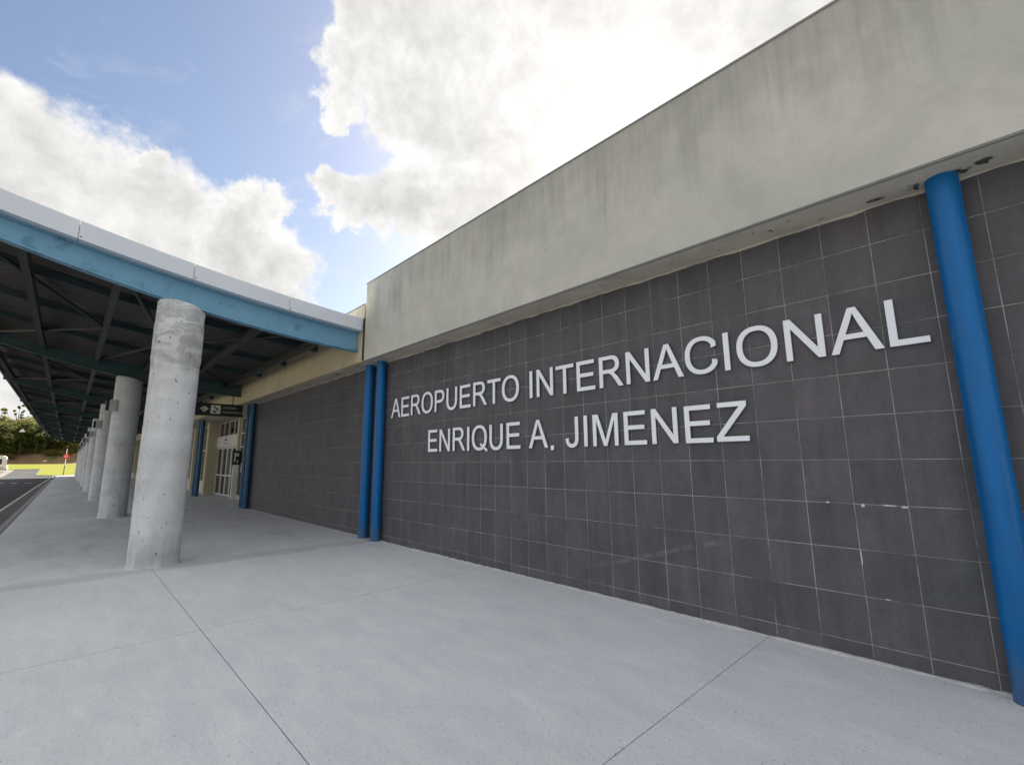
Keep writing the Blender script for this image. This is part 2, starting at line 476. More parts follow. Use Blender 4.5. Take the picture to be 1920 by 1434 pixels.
    plain('bus_glass', (0.02, 0.025, 0.03), 0.08, var=0.05, bdist=0)

    # ---- grass, earth, leaves
    m, t, b, pos = base_mat('lawn')
    a = t.noise(pos, 0.25, 5, 0.6)
    f = t.noise(pos, 6, 4, 0.7)
    c = t.mix(t.rng(a, 0.3, 0.7), (0.150, 0.175, 0.026), (0.205, 0.195, 0.042))
    t.put(b.inputs['Base Color'], t.mix(1.0, c, t.rng(f, 0.3, 0.7, 0.8, 1.15), 'MULTIPLY'))
    b.inputs['Roughness'].default_value = 0.95
    b.inputs['Specular IOR Level'].default_value = 0.1
    bump(t, b, f, 0.6, 0.05)
    m, t, b, pos = base_mat('earth')
    a = t.noise(pos, 0.5, 6, 0.65, 0.5)
    g = t.noise(pos, 0.22, 5, 0.65)
    f = t.noise(t.mapping(pos, (1, 2.5, 0.8)), 1.5, 5, 0.7)
    c = t.mix(t.rng(a, 0.3, 0.7), (0.20, 0.115, 0.06), (0.32, 0.22, 0.12))
    c = t.mix(t.rng(g, 0.52, 0.62), c, (0.08, 0.10, 0.025))
    t.put(b.inputs['Base Color'], t.mix(1.0, c, t.rng(f, 0.3, 0.7, 0.6, 1.15), 'MULTIPLY'))
    b.inputs['Roughness'].default_value = 0.95
    bump(t, b, f, 0.8, 0.3)
    for nm, c1, c2 in (('leaf_green', (0.105, 0.118, 0.034), (0.180, 0.172, 0.056)),
                       ('leaf_yellow', (0.185, 0.178, 0.050), (0.26, 0.225, 0.075)),
                       ('leaf_dark', (0.060, 0.074, 0.028), (0.105, 0.112, 0.040))):
        m, t, b, pos = base_mat(nm)
        n = t.noise(pos, 1.3, 4, 0.7)
        t.put(b.inputs['Base Color'], t.mix(t.rng(n, 0.35, 0.65), c1, c2))
        b.inputs['Roughness'].default_value = 0.6
        b.inputs['Specular IOR Level'].default_value = 0.04
        tl = t.new('ShaderNodeBsdfTranslucent')
        t.put(tl.inputs[0], t.mix(t.rng(n, 0.35, 0.65), tuple(x * 1.3 for x in c1), tuple(x * 1.3 for x in c2)))
        ms = t.new('ShaderNodeMixShader')
        ms.inputs[0].default_value = 0.5
        out = [x for x in t.n if x.type == 'OUTPUT_MATERIAL'][0]
        t.l.new(b.outputs[0], ms.inputs[1])
        t.l.new(tl.outputs[0], ms.inputs[2])
        t.l.new(ms.outputs[0], out.inputs[0])


make_materials()


# ------------------------------------------------------------------ mesh helpers
def wloc(o):
    v = Vector((0, 0, 0))
    while o is not None:
        v += o.location
        o = o.parent
    return v


def tag(o, label=None, cat=None, group=None, kind=None):
    if label:
        o['label'] = label
    if cat:
        o['category'] = cat
    if group:
        o['group'] = group
    if kind:
        o['kind'] = kind
    return o


def empty(name, loc, label=None, cat=None, group=None, kind=None, parent=None):
    o = bpy.data.objects.new(name, None)
    o.empty_display_size = 0.2
    COL.objects.link(o)
    o.parent = parent
    o.location = Vector(loc) - (wloc(parent) if parent else Vector((0, 0, 0)))
    return tag(o, label, cat, group, kind)


def link(name, me, parent=None, loc=None):
    o = bpy.data.objects.new(name, me)
    COL.objects.link(o)
    o.parent = parent
    if loc is not None:
        o.location = Vector(loc) - (wloc(parent) if parent else Vector((0, 0, 0)))
    return o


class MB:
    def __init__(s):
        s.v, s.f = [], []

    def add(s, verts, faces):
        n = len(s.v)
        s.v += [tuple(x) for x in verts]
        s.f += [tuple(i + n for i in f) for f in faces]
        return s

    def box(s, x0, x1, y0, y1, z0, z1):
        v = [(x, y, z) for x in (x0, x1) for y in (y0, y1) for z in (z0, z1)]
        return s.add(v, [(0, 1, 3, 2), (4, 6, 7, 5), (0, 4, 5, 1), (2, 3, 7, 6), (0, 2, 6, 4), (1, 5, 7, 3)])

    def cbox(s, x0, x1, y0, y1, z0, z1, c=0.01):
        """box with all edges chamfered"""
        ax = [(x0, x1), (y0, y1), (z0, z1)]
        idx, v = {}, []
        for a in range(3):
            for cn in [(i, j, k) for i in (0, 1) for j in (0, 1) for k in (0, 1)]:
                p = []
                for d in range(3):
                    q = ax[d][cn[d]]
                    if d != a:
                        q += c if cn[d] == 0 else -c
                    p.append(q)
                idx[(a, cn)] = len(v)
                v.append(tuple(p))
        f = []
        for a in range(3):
            b, cc = (a + 1) % 3, (a + 2) % 3
            for sgn in (0, 1):
                q = []
                for (i, j) in ((0, 0), (1, 0), (1, 1), (0, 1)):
                    cn = [0, 0, 0]
                    cn[a], cn[b], cn[cc] = sgn, i, j
                    q.append(idx[(a, tuple(cn))])
                f.append(tuple(q if sgn else q[::-1]))
            for i in (0, 1):
                for j in (0, 1):
                    c0, c1 = [0, 0, 0], [0, 0, 0]
                    c0[b], c0[cc], c0[a] = i, j, 0
                    c1[b], c1[cc], c1[a] = i, j, 1
                    f.append((idx[(b, tuple(c0))], idx[(b, tuple(c1))], idx[(cc, tuple(c1))], idx[(cc, tuple(c0))]))
        for cn in [(i, j, k) for i in (0, 1) for j in (0, 1) for k in (0, 1)]:
            f.append((idx[(0, cn)], idx[(1, cn)], idx[(2, cn)]))
        return s.add(v, f)

    def tube(s, p0, p1, r0, r1=None, n=12, caps=True):
        p0, p1 = Vector(p0), Vector(p1)
        r1 = r0 if r1 is None else r1
        d = (p1 - p0).normalized()
        a = d.orthogonal().normalized()
        b = d.cross(a)
        v = []
        for p, r in ((p0, r0), (p1, r1)):
            v += [p + (a * math.cos(2 * math.pi * i / n) + b * math.sin(2 * math.pi * i / n)) * r for i in range(n)]
        f = [(i, (i + 1) % n, n + (i + 1) % n, n + i) for i in range(n)]
        if caps:
            f += [tuple(range(n))[::-1], tuple(range(n, 2 * n))]
        return s.add(v, f)

    def lathe(s, cx, cy, prof, n=48):
        v = []
        for r, z in prof:
            v += [(cx + r * math.cos(2 * math.pi * i / n), cy + r * math.sin(2 * math.pi * i / n), z) for i in range(n)]
        f = []
        for k in range(len(prof) - 1):
            f += [(k * n + i, k * n + (i + 1) % n, (k + 1) * n + (i + 1) % n, (k + 1) * n + i) for i in range(n)]
        f += [tuple(range(n))[::-1], tuple((len(prof) - 1) * n + i for i in range(n))]
        return s.add(v, f)

    def prism_x(s, poly, x0, x1):
        """poly of (y, z) extruded along X"""
        n = len(poly)
        v = [(x0, y, z) for y, z in poly] + [(x1, y, z) for y, z in poly]
        f = [(i, (i + 1) % n, n + (i + 1) % n, n + i) for i in range(n)]
        f += [tuple(range(n))[::-1], tuple(range(n, 2 * n))]
        return s.add(v, f)

    def strip(s, lower, upper, x0, x1):
        """solid between two (y, z) polylines of equal length, thickness x0..x1"""
        n = len(lower)
        v = []
        for x in (x0, x1):
            v += [(x, y, z) for y, z in lower] + [(x, y, z) for y, z in upper]
        L0, U0, L1, U1 = 0, n, 2 * n, 3 * n
        f = []
        for i in range(n - 1):
            f += [(L0 + i, U0 + i, U0 + i + 1, L0 + i + 1), (L1 + i, L1 + i + 1, U1 + i + 1, U1 + i),
                  (L0 + i, L0 + i + 1, L1 + i + 1, L1 + i), (U0 + i, U1 + i, U1 + i + 1, U0 + i + 1)]
        f += [(L0, L1, U1, U0), (L0 + n - 1, U0 + n - 1, U1 + n - 1, L1 + n - 1)]
        return s.add(v, f)

    def mesh(s, name, mat, off=Vector((0, 0, 0)), smooth=False, angle=None):
        me = bpy.data.meshes.new(name)
        me.from_pydata([(x - off.x, y - off.y, z - off.z) for x, y, z in s.v], [], s.f)
        me.materials.append(MATS[mat])
        if smooth:
            me.polygons.foreach_set('use_smooth', [True] * len(me.polygons))
            if angle:
                me.set_sharp_from_angle(angle=RAD(angle))
        me.update()
        return me

    def build(s, name, mat, parent=None, smooth=False, angle=40, origin=None):
        """verts are in world coordinates"""
        off = Vector(origin) if origin is not None else (wloc(parent) if parent else Vector((0, 0, 0)))
        o = link(name, s.mesh(name, mat, off, smooth, angle if smooth else None), parent)
        if origin is not None:
            o.location = Vector(origin) - (wloc(parent) if parent else Vector((0, 0, 0)))
        return o


def box(name, mat, parent, x0, x1, y0, y1, z0, z1, c=0.0):
    m = MB()
    (m.cbox(x0, x1, y0, y1, z0, z1, c) if c else m.box(x0, x1, y0, y1, z0, z1))
    return m.build(name, mat, parent)


rnd = random.Random(7)


# ------------------------------------------------------------------ ground, road, lawn
def ground_z(x, y):
    return max(0.0, 0.043 * (x - 104.0)) if y > 6.0 else max(0.0, 0.043 * (x - 104.0))


g = MB().box(-900, 2500, -900, 1500, -1.2, -0.35).build('ground', 'lawn')
tag(g, kind='structure')

ROAD_Z = -0.14


def sheet(name, mat, quads, zfun, nx=1):
    m = MB()
    for q in quads:
        m.add([(x, y, zfun(x, y)) for x, y in q], [tuple(range(len(q)))])
    return m.build(name, mat)


rz = lambda x, y: ROAD_Z + max(0.0, 0.043 * (x - 104.0)) + max(0, min(1, (x - 80) / 24.0)) * 0.12
cuts = [-60, -20, 20, 60, 80, 92, 104, 112, 118, 124]
quads = []
for a, b_ in zip(cuts[:-1], cuts[1:]):
    y0 = 6.5 if b_ <= 104 else 8.9
    quads.append([(a, y0), (b_, y0), (b_, 70), (a, 70)])
road = sheet('road', 'asphalt', quads, rz)
tag(road, kind='structure')
quads = []
for a, b_ in zip(cuts[:-1], cuts[1:]):
    quads.append([(a, 12.4), (b_, 12.4), (b_, 69.9), (a, 69.9)])
lot = sheet('sunlit_lot', 'sunlit_asphalt', quads, lambda x, y: rz(x, y) + .004)  # pale sheet added over the road to read as sunlit and bounce light
tag(lot, kind='structure')
box('gutter', 'gutter_shaded_kerb', road, -40, 100, 6.53, 7.05, ROAD_Z - 0.1, ROAD_Z + 0.004)
m = MB()
seg = [(-40, 7.08), (20, 7.08), (62, 6.98), (80, 6.80), (98, 6.62)]
for (xa, ya), (xb, yb) in zip(seg[:-1], seg[1:]):
    m.add([(xa, ya, rz(xa, ya) + .008), (xb, yb, rz(xb, yb) + .008), (xb, yb + .10, rz(xb, yb) + .008), (xa, ya + .10, rz(xa, ya) + .008)], [(0, 1, 2, 3)])
m.build('edge_line', 'road_paint', road)
for k in range(-3, 5):
    cx, cy = 66.0 + 1.52 * k, 8.05 + 1.10 * k
    ux, uy = 0.81, 0.586
    L, W = 0.46, 0.30
    c4 = [(cx + sx * ux * L + sy * 0.55, cy + sx * uy * L) for sx, sy in ((-1, -1), (1, -1), (1, 1), (-1, 1))]
    if min(c[1] for c in c4) < 7.2:
        continue
    MB().add([(x, y, rz(x, y) + 0.008) for x, y in c4], [(0, 1, 2, 3)]).build('lane_dash', 'road_paint', road)

# lawn rising beyond the end of the pavement
m = MB()
lx = [99.9, 104, 110, 117, 124.2, 134, 148, 165, 200, 300]
for a, b_ in zip(lx[:-1], lx[1:]):
    for (y0a, y0b, y1a, y1b) in ([(-60, -60, 8.9, 8.9)] if b_ <= 124.2 else [(-80, -80, 120, 120)]):
        if b_ <= 104.1:
            y1a, y1b = 6.4, 8.8
        m.add([(a, y0a, ground_z(a, 0) + .02), (b_, y0b, ground_z(b_, 0) + .02), (b_, y1b, ground_z(b_, 0) + .02), (a, y1a, ground_z(a, 0) + .02)], [(0, 1, 2, 3)])
lawn = m.build('lawn', 'lawn')
tag(lawn, kind='structure')


def kerb_run(pts, parent, name='kerb', w=0.16, h=0.13):
    m = MB()
    for (xa, ya), (xb, yb) in zip(pts[:-1], pts[1:]):
        d = Vector((xb - xa, yb - ya, 0)).normalized()
        n = Vector((-d.y, d.x, 0)) * w / 2
        za, zb = ground_z(xa, ya) + .06, ground_z(xb, yb) + .06
        v = []
        for (x, y, z) in ((xa, ya, za), (xb, yb, zb)):
            v += [(x + n.x, y + n.y, z - .35), (x - n.x, y - n.y, z - .35), (x - n.x, y - n.y, z), (x + n.x, y + n.y, z)]
        m.add(v, [(0, 1, 2, 3), (7, 6, 5, 4), (0, 4, 5, 1), (1, 5, 6, 2), (2, 6, 7, 3), (3, 7, 4, 0)])
    return m.build(name, 'gutter_shaded_kerb', parent)  # kerb takes the darker gutter colour to carry its shade


kerb_run([(100, 6.5), (104.5, 8.9), (124.1, 9.0), (124.2, 70)], lawn)
kerb_run([(99.95, -6), (99.95, 6.35)], lawn)

# pavement of cast slabs
pav = box('pavement', 'seam', None, -30, 99.9, -2.2, 6.345, -0.33, -0.012)
tag(pav, kind='structure')
ycuts = [-0.02, 4.05, 6.335]
xcuts = [-28.4, -24.1, -19.8, -15.5, -11.2, -6.9, -2.6, 1.7, 6.02] + [6.02 + 4.3 * i for i in range(1, 22)] + [99.85]
G = 0.0035


def slab(x0, x1, y0, y1):
    m = MB()
    c = 0.004
    gx = lambda q: 0.010 if abs(q - 1.7) < .01 else 0.0036
    a, b_, d, e = x0 + gx(x0), x1 - gx(x1), y0 + G, y1 - G
    v = [(a, d, -.02), (b_, d, -.02), (b_, e, -.02), (a, e, -.02), (a, d, -c), (b_, d, -c), (b_, e, -c), (a, e, -c),
         (a + c, d + c, 0), (b_ - c, d + c, 0), (b_ - c, e - c, 0), (a + c, e - c, 0)]
    f = [(8, 9, 10, 11)] + [(i, (i + 1) % 4, 4 + (i + 1) % 4, 4 + i) for i in range(4)] + [(4 + i, 4 + (i + 1) % 4, 8 + (i + 1) % 4, 8 + i) for i in range(4)]
    m.add(v, f)
    return m.build('slab', 'paving', pav, origin=((x0 + x1) / 2, (y0 + y1) / 2, 0))


for a, b_ in zip(xcuts[:-1], xcuts[1:]):
    for c, d in zip(ycuts[:-1], ycuts[1:]):
        slab(a, b_, c, d)
    slab(a, b_, -2.1, -0.02) if a > 14 else None
xk = -28.0
while xk < 99:
    box('kerb_stone', 'kerb', pav, xk + .006, min(xk + 3.0, 99.9) - .006, 6.352, 6.525, -0.34, -0.004, 0.015)
    xk += 3.0

# ------------------------------------------------------------------ terminal building
SOF, YF, TOPZ = 4.11, 0.485, 5.99
block = empty('terminal_building', (0, -6, 0), 'terminal block with tall pale stained fascia over the dark tiled wall with lettering', 'building')
wing = empty('terminal_building', (20, -6, 0), 'terminal wing under the canopy with cream fascia, dark tiled wall and glazed entrance', 'building')
bld = block
XR = -14.0
PITCH = 10.45

# fascia of the wing with the lettering
fas = MB().box(XR, 5.64, -0.35, YF, SOF - 0.012, TOPZ)
fas = fas.build('fascia', 'fascia_render', bld)
# hollow look below: soffit plate lies above the lip
box('coping', 'coping_metal', fas, XR, 5.66, -0.37, YF + 0.012, TOPZ, TOPZ + 0.022)
box('drip_lip', 'coping_metal', fas, XR, 5.645, YF - 0.052, YF - 0.040, SOF - 0.022, SOF - 0.0125)
box('soffit', 'soffit', bld, XR, 5.63, 0.0, YF - 0.06, SOF - 0.018, SOF - 0.013)
# low irregular mortar edge where the soffit meets the tiles
def ragged(x0, x1, y0, y1, z0, z1, step, amp, seed, name, parent, mat='mortar', along='z'):
    r = random.Random(seed)
    m = MB()
    x = x0
    pv = None
    low, up = [], []
    while x < x1:
        low.append((x, r.uniform(0.2, 1.0)))
        x += r.uniform(step * .5, step * 1.5)
    v, f = [], []
    for i, (x, a) in enumerate(low):
        if along == 'z':     # hangs down from z1 on the wall face
            v += [(x, y0, z1), (x, y1, z1), (x, y1 - 0.3 * (y1 - y0), z1 - amp * a), (x, y0, z1 - amp * a)]
        else:                # lies on the floor against the wall
            v += [(x, y0, z0), (x, y0 + amp * a, z0), (x, y0 + amp * a * .6, z0 + (z1 - z0) * a), (x, y0, z0 + (z1 - z0) * a)]
        if i:
            k = 4 * i
            f += [(k - 4, k - 3, k + 1, k), (k - 3, k - 2, k + 2, k + 1), (k - 2, k - 1, k + 3, k + 2)]
    m.add(v, f)
    return m.build(name, mat, parent)


# roofs and backs of the two buildings, parted by the expansion joint
box('roof', 'roof_felt', block, XR, 5.64, -30, -0.36, 5.4, 5.55)
box('side_wall', 'cream_paint', block, XR, XR + 0.3, -30, -0.4, 0, 5.39)
box('back_wall', 'cream_paint', block, XR + .31, 5.64, -30, -29.7, 0, 5.39)
bld = wing
box('roof', 'roof_felt', wing, 5.70, 98, -30, -0.36, 5.3, 5.45)
box('side_wall', 'cream_paint', wing, 97.6, 98, -30, -1.2, 0, 5.29)
box('back_wall', 'cream_paint', wing, 5.70, 97.59, -30, -29.7, 0, 5.29)

# fascia behind and below the canopy
fas2 = box('fascia', 'cream_paint', bld, 5.70, 98, -0.35, YF, SOF - 0.012, 5.02)
box('parapet', 'fascia_render', bld, 5.70, 98, -0.352, YF - .004, 5.0205, 5.50)
box('coping', 'coping_metal', fas2, 5.71, 98, -0.37, YF + 0.012, 5.50, 5.52)
box('soffit', 'soffit', bld, 5.70, 98, -1.35, YF - 0.05, SOF - 0.018, SOF - 0.013)
box('expansion_joint', 'seam', bld, 5.641, 5.699, -0.3, YF - 0.03, SOF, 5.45)
MB().tube((5.672, YF + 0.02, SOF - .01), (5.672, YF + 0.02, 5.14), 0.018, n=10).build('conduit', 'black_plastic', bld, smooth=True)
mm = MB()
mm.tube((7.57, 0.30, SOF - 0.035), (7.57, 0.30, SOF - 0.018), 0.10, n=20)
dl = mm.build('downlight', 'lamp_metal', bld)
MB().tube((7.57, 0.30, SOF - 0.037), (7.57, 0.30, SOF - 0.0352), 0.07, n=20).build('lens', 'black_plastic', dl)

# dark tile walls
TW, TH = 0.38253, 0.4
ZROW = 1.732 - 4 * TH          # height of the lowest full grout line
TG = 0.0060
_tmesh = {}


def tile_mesh(w, h):
    k = (round(w, 3), round(h, 3))
    if k not in _tmesh:
        c = 0.0018
        x0, x1, z0, z1 = TG / 2, w - TG / 2, TG / 2, h - TG / 2
        v = [(x0, -.010, z0), (x1, -.010, z0), (x1, -.010, z1), (x0, -.010, z1), (x0, -c, z0), (x1, -c, z0), (x1, -c, z1), (x0, -c, z1),
             (x0 + c, 0, z0 + c), (x1 - c, 0, z0 + c), (x1 - c, 0, z1 - c), (x0 + c, 0, z1 - c)]
        f = [(8, 11, 10, 9)] + [(i, 4 + i, 4 + (i + 1) % 4, (i + 1) % 4) for i in range(4)] + [(4 + i, 8 + i, 8 + (i + 1) % 4, 4 + (i + 1) % 4) for i in range(4)]
        _tmesh[k] = MB().add(v, f).mesh('tile', 'tile')
    return _tmesh[k]


def tile_wall(x0, x1, lab, parent, keep):
    w = box('tile_wall', 'grout', parent, x0, x1, -0.35, -0.0022, -0.02, SOF - 0.02)
    w['label'] = lab
    rest = MB()
    i0, i1 = math.floor(x0 / TW), math.ceil(x1 / TW)
    for i in range(i0, i1):
        a, b_ = max(x0, i * TW), min(x1, (i + 1) * TW)
        if b_ - a < 0.03:
            continue
        for j in range(-1, 10):
            z0, z1 = ZROW + j * TH, ZROW + (j + 1) * TH
            z0 = max(z0, 0.003)
            if j == 9:
                z1 = SOF - 0.018 - rnd.choice((0.0, 0.004, 0.010, 0.018, 0.03))
            me, dy = tile_mesh(b_ - a, z1 - z0), rnd.uniform(-0.0008, 0.0008)
            if keep[0] < (a + b_) / 2 < keep[1]:
                link('tile', me, w, (a, dy, z0))
            else:
                rest.add([(v.co.x + a, v.co.y + dy, v.co.z + z0) for v in me.vertices], [tuple(p.vertices) for p in me.polygons])
    tag(rest.build('tiles', 'tile', w), kind='stuff')
    return w


wallA = tile_wall(-6.12, 5.62, 'dark tiled wall behind the airport lettering', block, (-4.98, 5.5))
wallB = tile_wall(5.64, 16.75, 'dark tiled wall under the canopy', wing, (5.7, 16.1))
box('wall_end', 'fascia_render', block, XR, -6.125, -0.35, -0.004, 0, SOF - .02)
ragged(-6.1, 5.55, 0.0, 0.03, 0.0005, 0.016, 0.10, 0.075, 3, 'mortar_bead', wallA, along='y')
ragged(5.7, 16.6, 0.0, 0.03, 0, 0.010, 0.12, 0.03, 4, 'mortar_bead', wallB, along='y')
ragged(-6.1, 5.55, 0.0, 0.012, 0, SOF - 0.0185, 0.16, 0.03, 5, 'mortar_edge', wallA, mat='soffit')
ragged(5.7, 16.6, 0.0, 0.012, 0, SOF - 0.0185, 0.16, 0.03, 6, 'mortar_edge', wallB, mat='soffit')
for (mx, mz, mw, mh) in ((-3.237, 1.335, .018, .012), (-3.507, 1.322, .022, .018), (-3.70, 1.330, .07, .008), (-3.80, 1.322, .03, .012), (-3.447, .86, .007, .09), (-3.60, 0.535, .03, .006)):
    r_ = random.Random(int(mx * 1000))
    n = 14
    ring = [(mx + mw * math.cos(2 * math.pi * q / n) * r_.uniform(.6, 1), 0.0015, mz + mh * math.sin(2 * math.pi * q / n) * r_.uniform(.6, 1)) for q in range(n)]
    MB().add(ring + [(mx, 0.006, mz)], [(q, n, (q + 1) % n) for q in range(n)]).build('mortar_smear', 'mortar', wallA)

# ------------------------------------------------------------------ glazed entrance front, set back from the tile walls
YG = -1.05
box('return_wall', 'cream_paint', bld, 16.755, 16.95, -1.3, -0.004, 0, SOF - .02)
box('interior', 'interior', bld, 16.8, 97, -7.2, -7.0, 0, 4.0)
box('interior_floor', 'interior', bld, 16.8, 97, -6.99, -2.25, -.02, -0.005)
box('interior_ceiling', 'interior', bld, 16.8, 97, -6.99, -1.4, 3.95, 4.0)


def glazing(x0, x1, z0, z1, mull, rails, parent=bld, name='window', fw=0.055):
    """framed window: glass panes with a frame of mullions and rails"""
    w = empty(name, ((x0 + x1) / 2, YG, z0), parent=parent)
    xs = [x0] + mull + [x1]
    m = MB()
    for x in xs:
        a = min(max(x - fw / 2, x0), x1 - fw)
        m.box(a, a + fw, YG - .03, YG + .05, z0, z1)
    zs = [z0] + rails + [z1]
    for i, (a, b_) in enumerate(zip(xs[:-1], xs[1:])):
        aa, bb = (a + fw if i == 0 else a + fw / 2), (b_ - fw if i == len(xs) - 2 else b_ - fw / 2)
        for z in zs:
            q = min(max(z - fw / 2, z0), z1 - fw)
            m.box(aa, bb, YG - .028, YG + .046, q, q + fw)
        for za, zb in zip(zs[:-1], zs[1:]):
            MB().box(aa, bb, YG - .006, YG + .006, za + fw * .6, zb - fw * .6).build('pane', 'glass', w)
    m.build('frame', 'white_frame', w)
    return w


# bay of the sliding door
glazing(16.96, 22.3, 0.12, 4.05, [18.7, 20.5], [2.55, 3.25])
box('low_wall', 'white_frame', bld, 16.96, 22.3, YG - .1, YG + .07, 0, 0.118)
box('door_post', 'cream_paint', bld, 22.31, 22.62, YG - .1, YG + .16, 0, 4.08, .01)
glazing(22.63, 27.18, 3.22, 4.05, [23.75, 24.9, 26.05], [], name='transom_window')
door = empty('sliding_door', (24.9, YG, 0), parent=bld)
hd = box('door_header', 'white_frame', door, 22.63, 27.18, YG - .12, YG + .14, 2.62, 3.215, .01)
box('sensor', 'black_plastic', hd, 24.8, 24.95, YG + .1415, YG + .20, 2.98, 3.06)
for a, b_ in ((22.64, 23.85), (23.86, 24.88), (24.89, 25.95), (25.96, 27.17)):
    leaf = empty('door_leaf', ((a + b_) / 2, YG, 0), parent=door)
    mm = MB()
    for x in (a, b_ - .07):
        mm.box(x, x + .07, YG - .02, YG + .05, 0.02, 2.61)
    for z in (0.02, 1.05, 2.53):
        mm.box(a + .071, b_ - .071, YG - .018, YG + .046, z, z + .08)
    mm.build('leaf_frame', 'white_frame', leaf)
    for za, zb in ((0.1, 1.05), (1.13, 2.53)):
        MB().box(a + .06, b_ - .06, YG - .004, YG + .006, za, zb).build('pane', 'glass', leaf)
pier = box('pier', 'cream_paint', bld, 27.2, 27.75, YG - .3, -0.48, 0, SOF - .02, .015)
# glazing beyond the entrance, as far as the terminal runs
x = 27.76
while x < 92:
    x1 = min(x + 4.9, 97)
    glazing(x, x1, 0.62, 4.05, [x + 1.22, x + 2.45, x + 3.67], [2.55])
    box('low_wall', 'white_frame', bld, x, x1, YG - .12, YG + .09, 0, 0.615)
    box('pier', 'cream_paint', bld, x1 + .01, x1 + 0.40, YG - .3, -0.7, 0, SOF - .02, .015)
    x = x1 + 0.41
# notices stuck on the glass next to the door
for i, (x0, x1, z0, z1) in enumerate(((20.75, 21.45, 1.95, 2.45), (20.75, 21.45, 1.25, 1.85), (21.5, 22.0, 1.3, 1.75))):
    pp = box('notice', 'paper', bld, x0, x1, YG + .0065, YG + .010, z0, z1)
    for q in range(4):
        box('print_line', 'ink_grey', pp, x0 + .06, x1 - .06 - .1 * (q % 2), YG + .0102, YG + .0108, z1 - .12 - q * .09, z1 - .09 - q * .09)


# ------------------------------------------------------------------ canopy
BX0 = 6.0                                         # web of the first beam


def ztop(y):
    return 0.01255 * y * y + 0.0472 * y + 4.8075


def zbot(y):
    return 0.01917 * y * y + 0.0171 * y + 4.358


NY = 28
Y0C, Y1C = YF + 0.015, 7.87
YS = [Y0C + (Y1C - Y0C) * i / NY for i in range(NY + 1)]
NB = 9
can = empty('entrance_canopy', (6, 4, 4.3), 'long curved steel canopy with blue edge beam and white metal trim over the pavement', 'canopy')
for k in range(NB):
    xk = BX0 + PITCH * k
    mt = 'beam_paint' if k == 0 else 'beam_paint_shaded'
    m = MB()
    m.strip([(y, zbot(y)) for y in YS], [(y, ztop(y)) for y in YS], xk - .012, xk + .012)
    b1 = m.build('beam', mt, can)
    MB().strip([(y, zbot(y) - .003) for y in YS], [(y, zbot(y) + .019) for y in YS], xk - .09, xk - .0125).build('flange', mt, b1)
    MB().strip([(y, zbot(y) - .003) for y in YS], [(y, zbot(y) + .019) for y in YS], xk + .0125, xk + .09).build('flange', mt, b1)
    MB().strip([(y, ztop(y) - .019) for y in YS], [(y, ztop(y) + .003) for y in YS], xk - .09, xk - .0125).build('flange', mt, b1)
    MB().strip([(y, ztop(y) - .019) for y in YS], [(y, ztop(y) + .003) for y in YS], xk + .0125, xk + .09).build('flange', mt, b1)
XE = BX0 + PITCH * (NB - 1) + 2.3
# white trim along the near end, in lengths with open joints
ycut = [Y0C, 2.18, 3.92, 5.56, 7.2, 8.05]
for a, b_ in zip(ycut[:-1], ycut[1:]):
    ys = [a + .004 + (b_ - a - .008) * i / 8 for i in range(9)]
    tr = MB().strip([(y, ztop(y) + .012) for y in ys], [(y, ztop(y) + .30 + .006 * y) for y in ys], 5.735, 5.765).build('edge_trim', 'white_metal', can)
    MB().strip([(y, ztop(y) + .012) for y in ys], [(y, ztop(y) + .03) for y in ys], 5.766, 5.98).build('trim_return', 'white_metal', tr)
    if b_ < 8:
        MB().box(5.7665, 5.7695, b_ - .03, b_ + .03, ztop(b_) + .05, ztop(b_) + .27).build('joint_backing', 'seam', tr)
    MB().tube((5.728, b_ - .03, ztop(b_) + .05), (5.7345, b_ - .03, ztop(b_) + .05), .012, n=8).build('rivet', 'seam', tr)
box_y = [y for y in YS] + [8.05]
# corrugated deck: ridges run from the building to the road
m = MB()
P = 0.19
x = 5.77
prof = []
while x < XE:
    prof += [(x, 0), (x + .07, 0), (x + .095, .045), (x + .165, .045)]
    x += P
DY = [Y0C + (8.0 - Y0C) * i / 10 for i in range(11)]
for y in DY:
    m.v += [(px, y, ztop(y) + .165 + pz) for px, pz in prof]
n = len(prof)
for j in range(10):
    for i in range(n - 1):
        m.f.append((j * n + i, j * n + i + 1, (j + 1) * n + i + 1, (j + 1) * n + i))
m.build('deck', 'deck_steel', can)
MB().strip([(y, ztop(y) + .215) for y in DY], [(y, ztop(y) + .25) for y in DY], 5.77, XE).build('roof_sheet', 'white_metal', can)
MB().prism_x([(8.0, ztop(8) + .10), (8.06, ztop(8) + .10), (8.06, ztop(8) + .31), (8.0, ztop(8) + .31)], 5.77, XE).build('road_side_trim', 'gutter_metal', can)
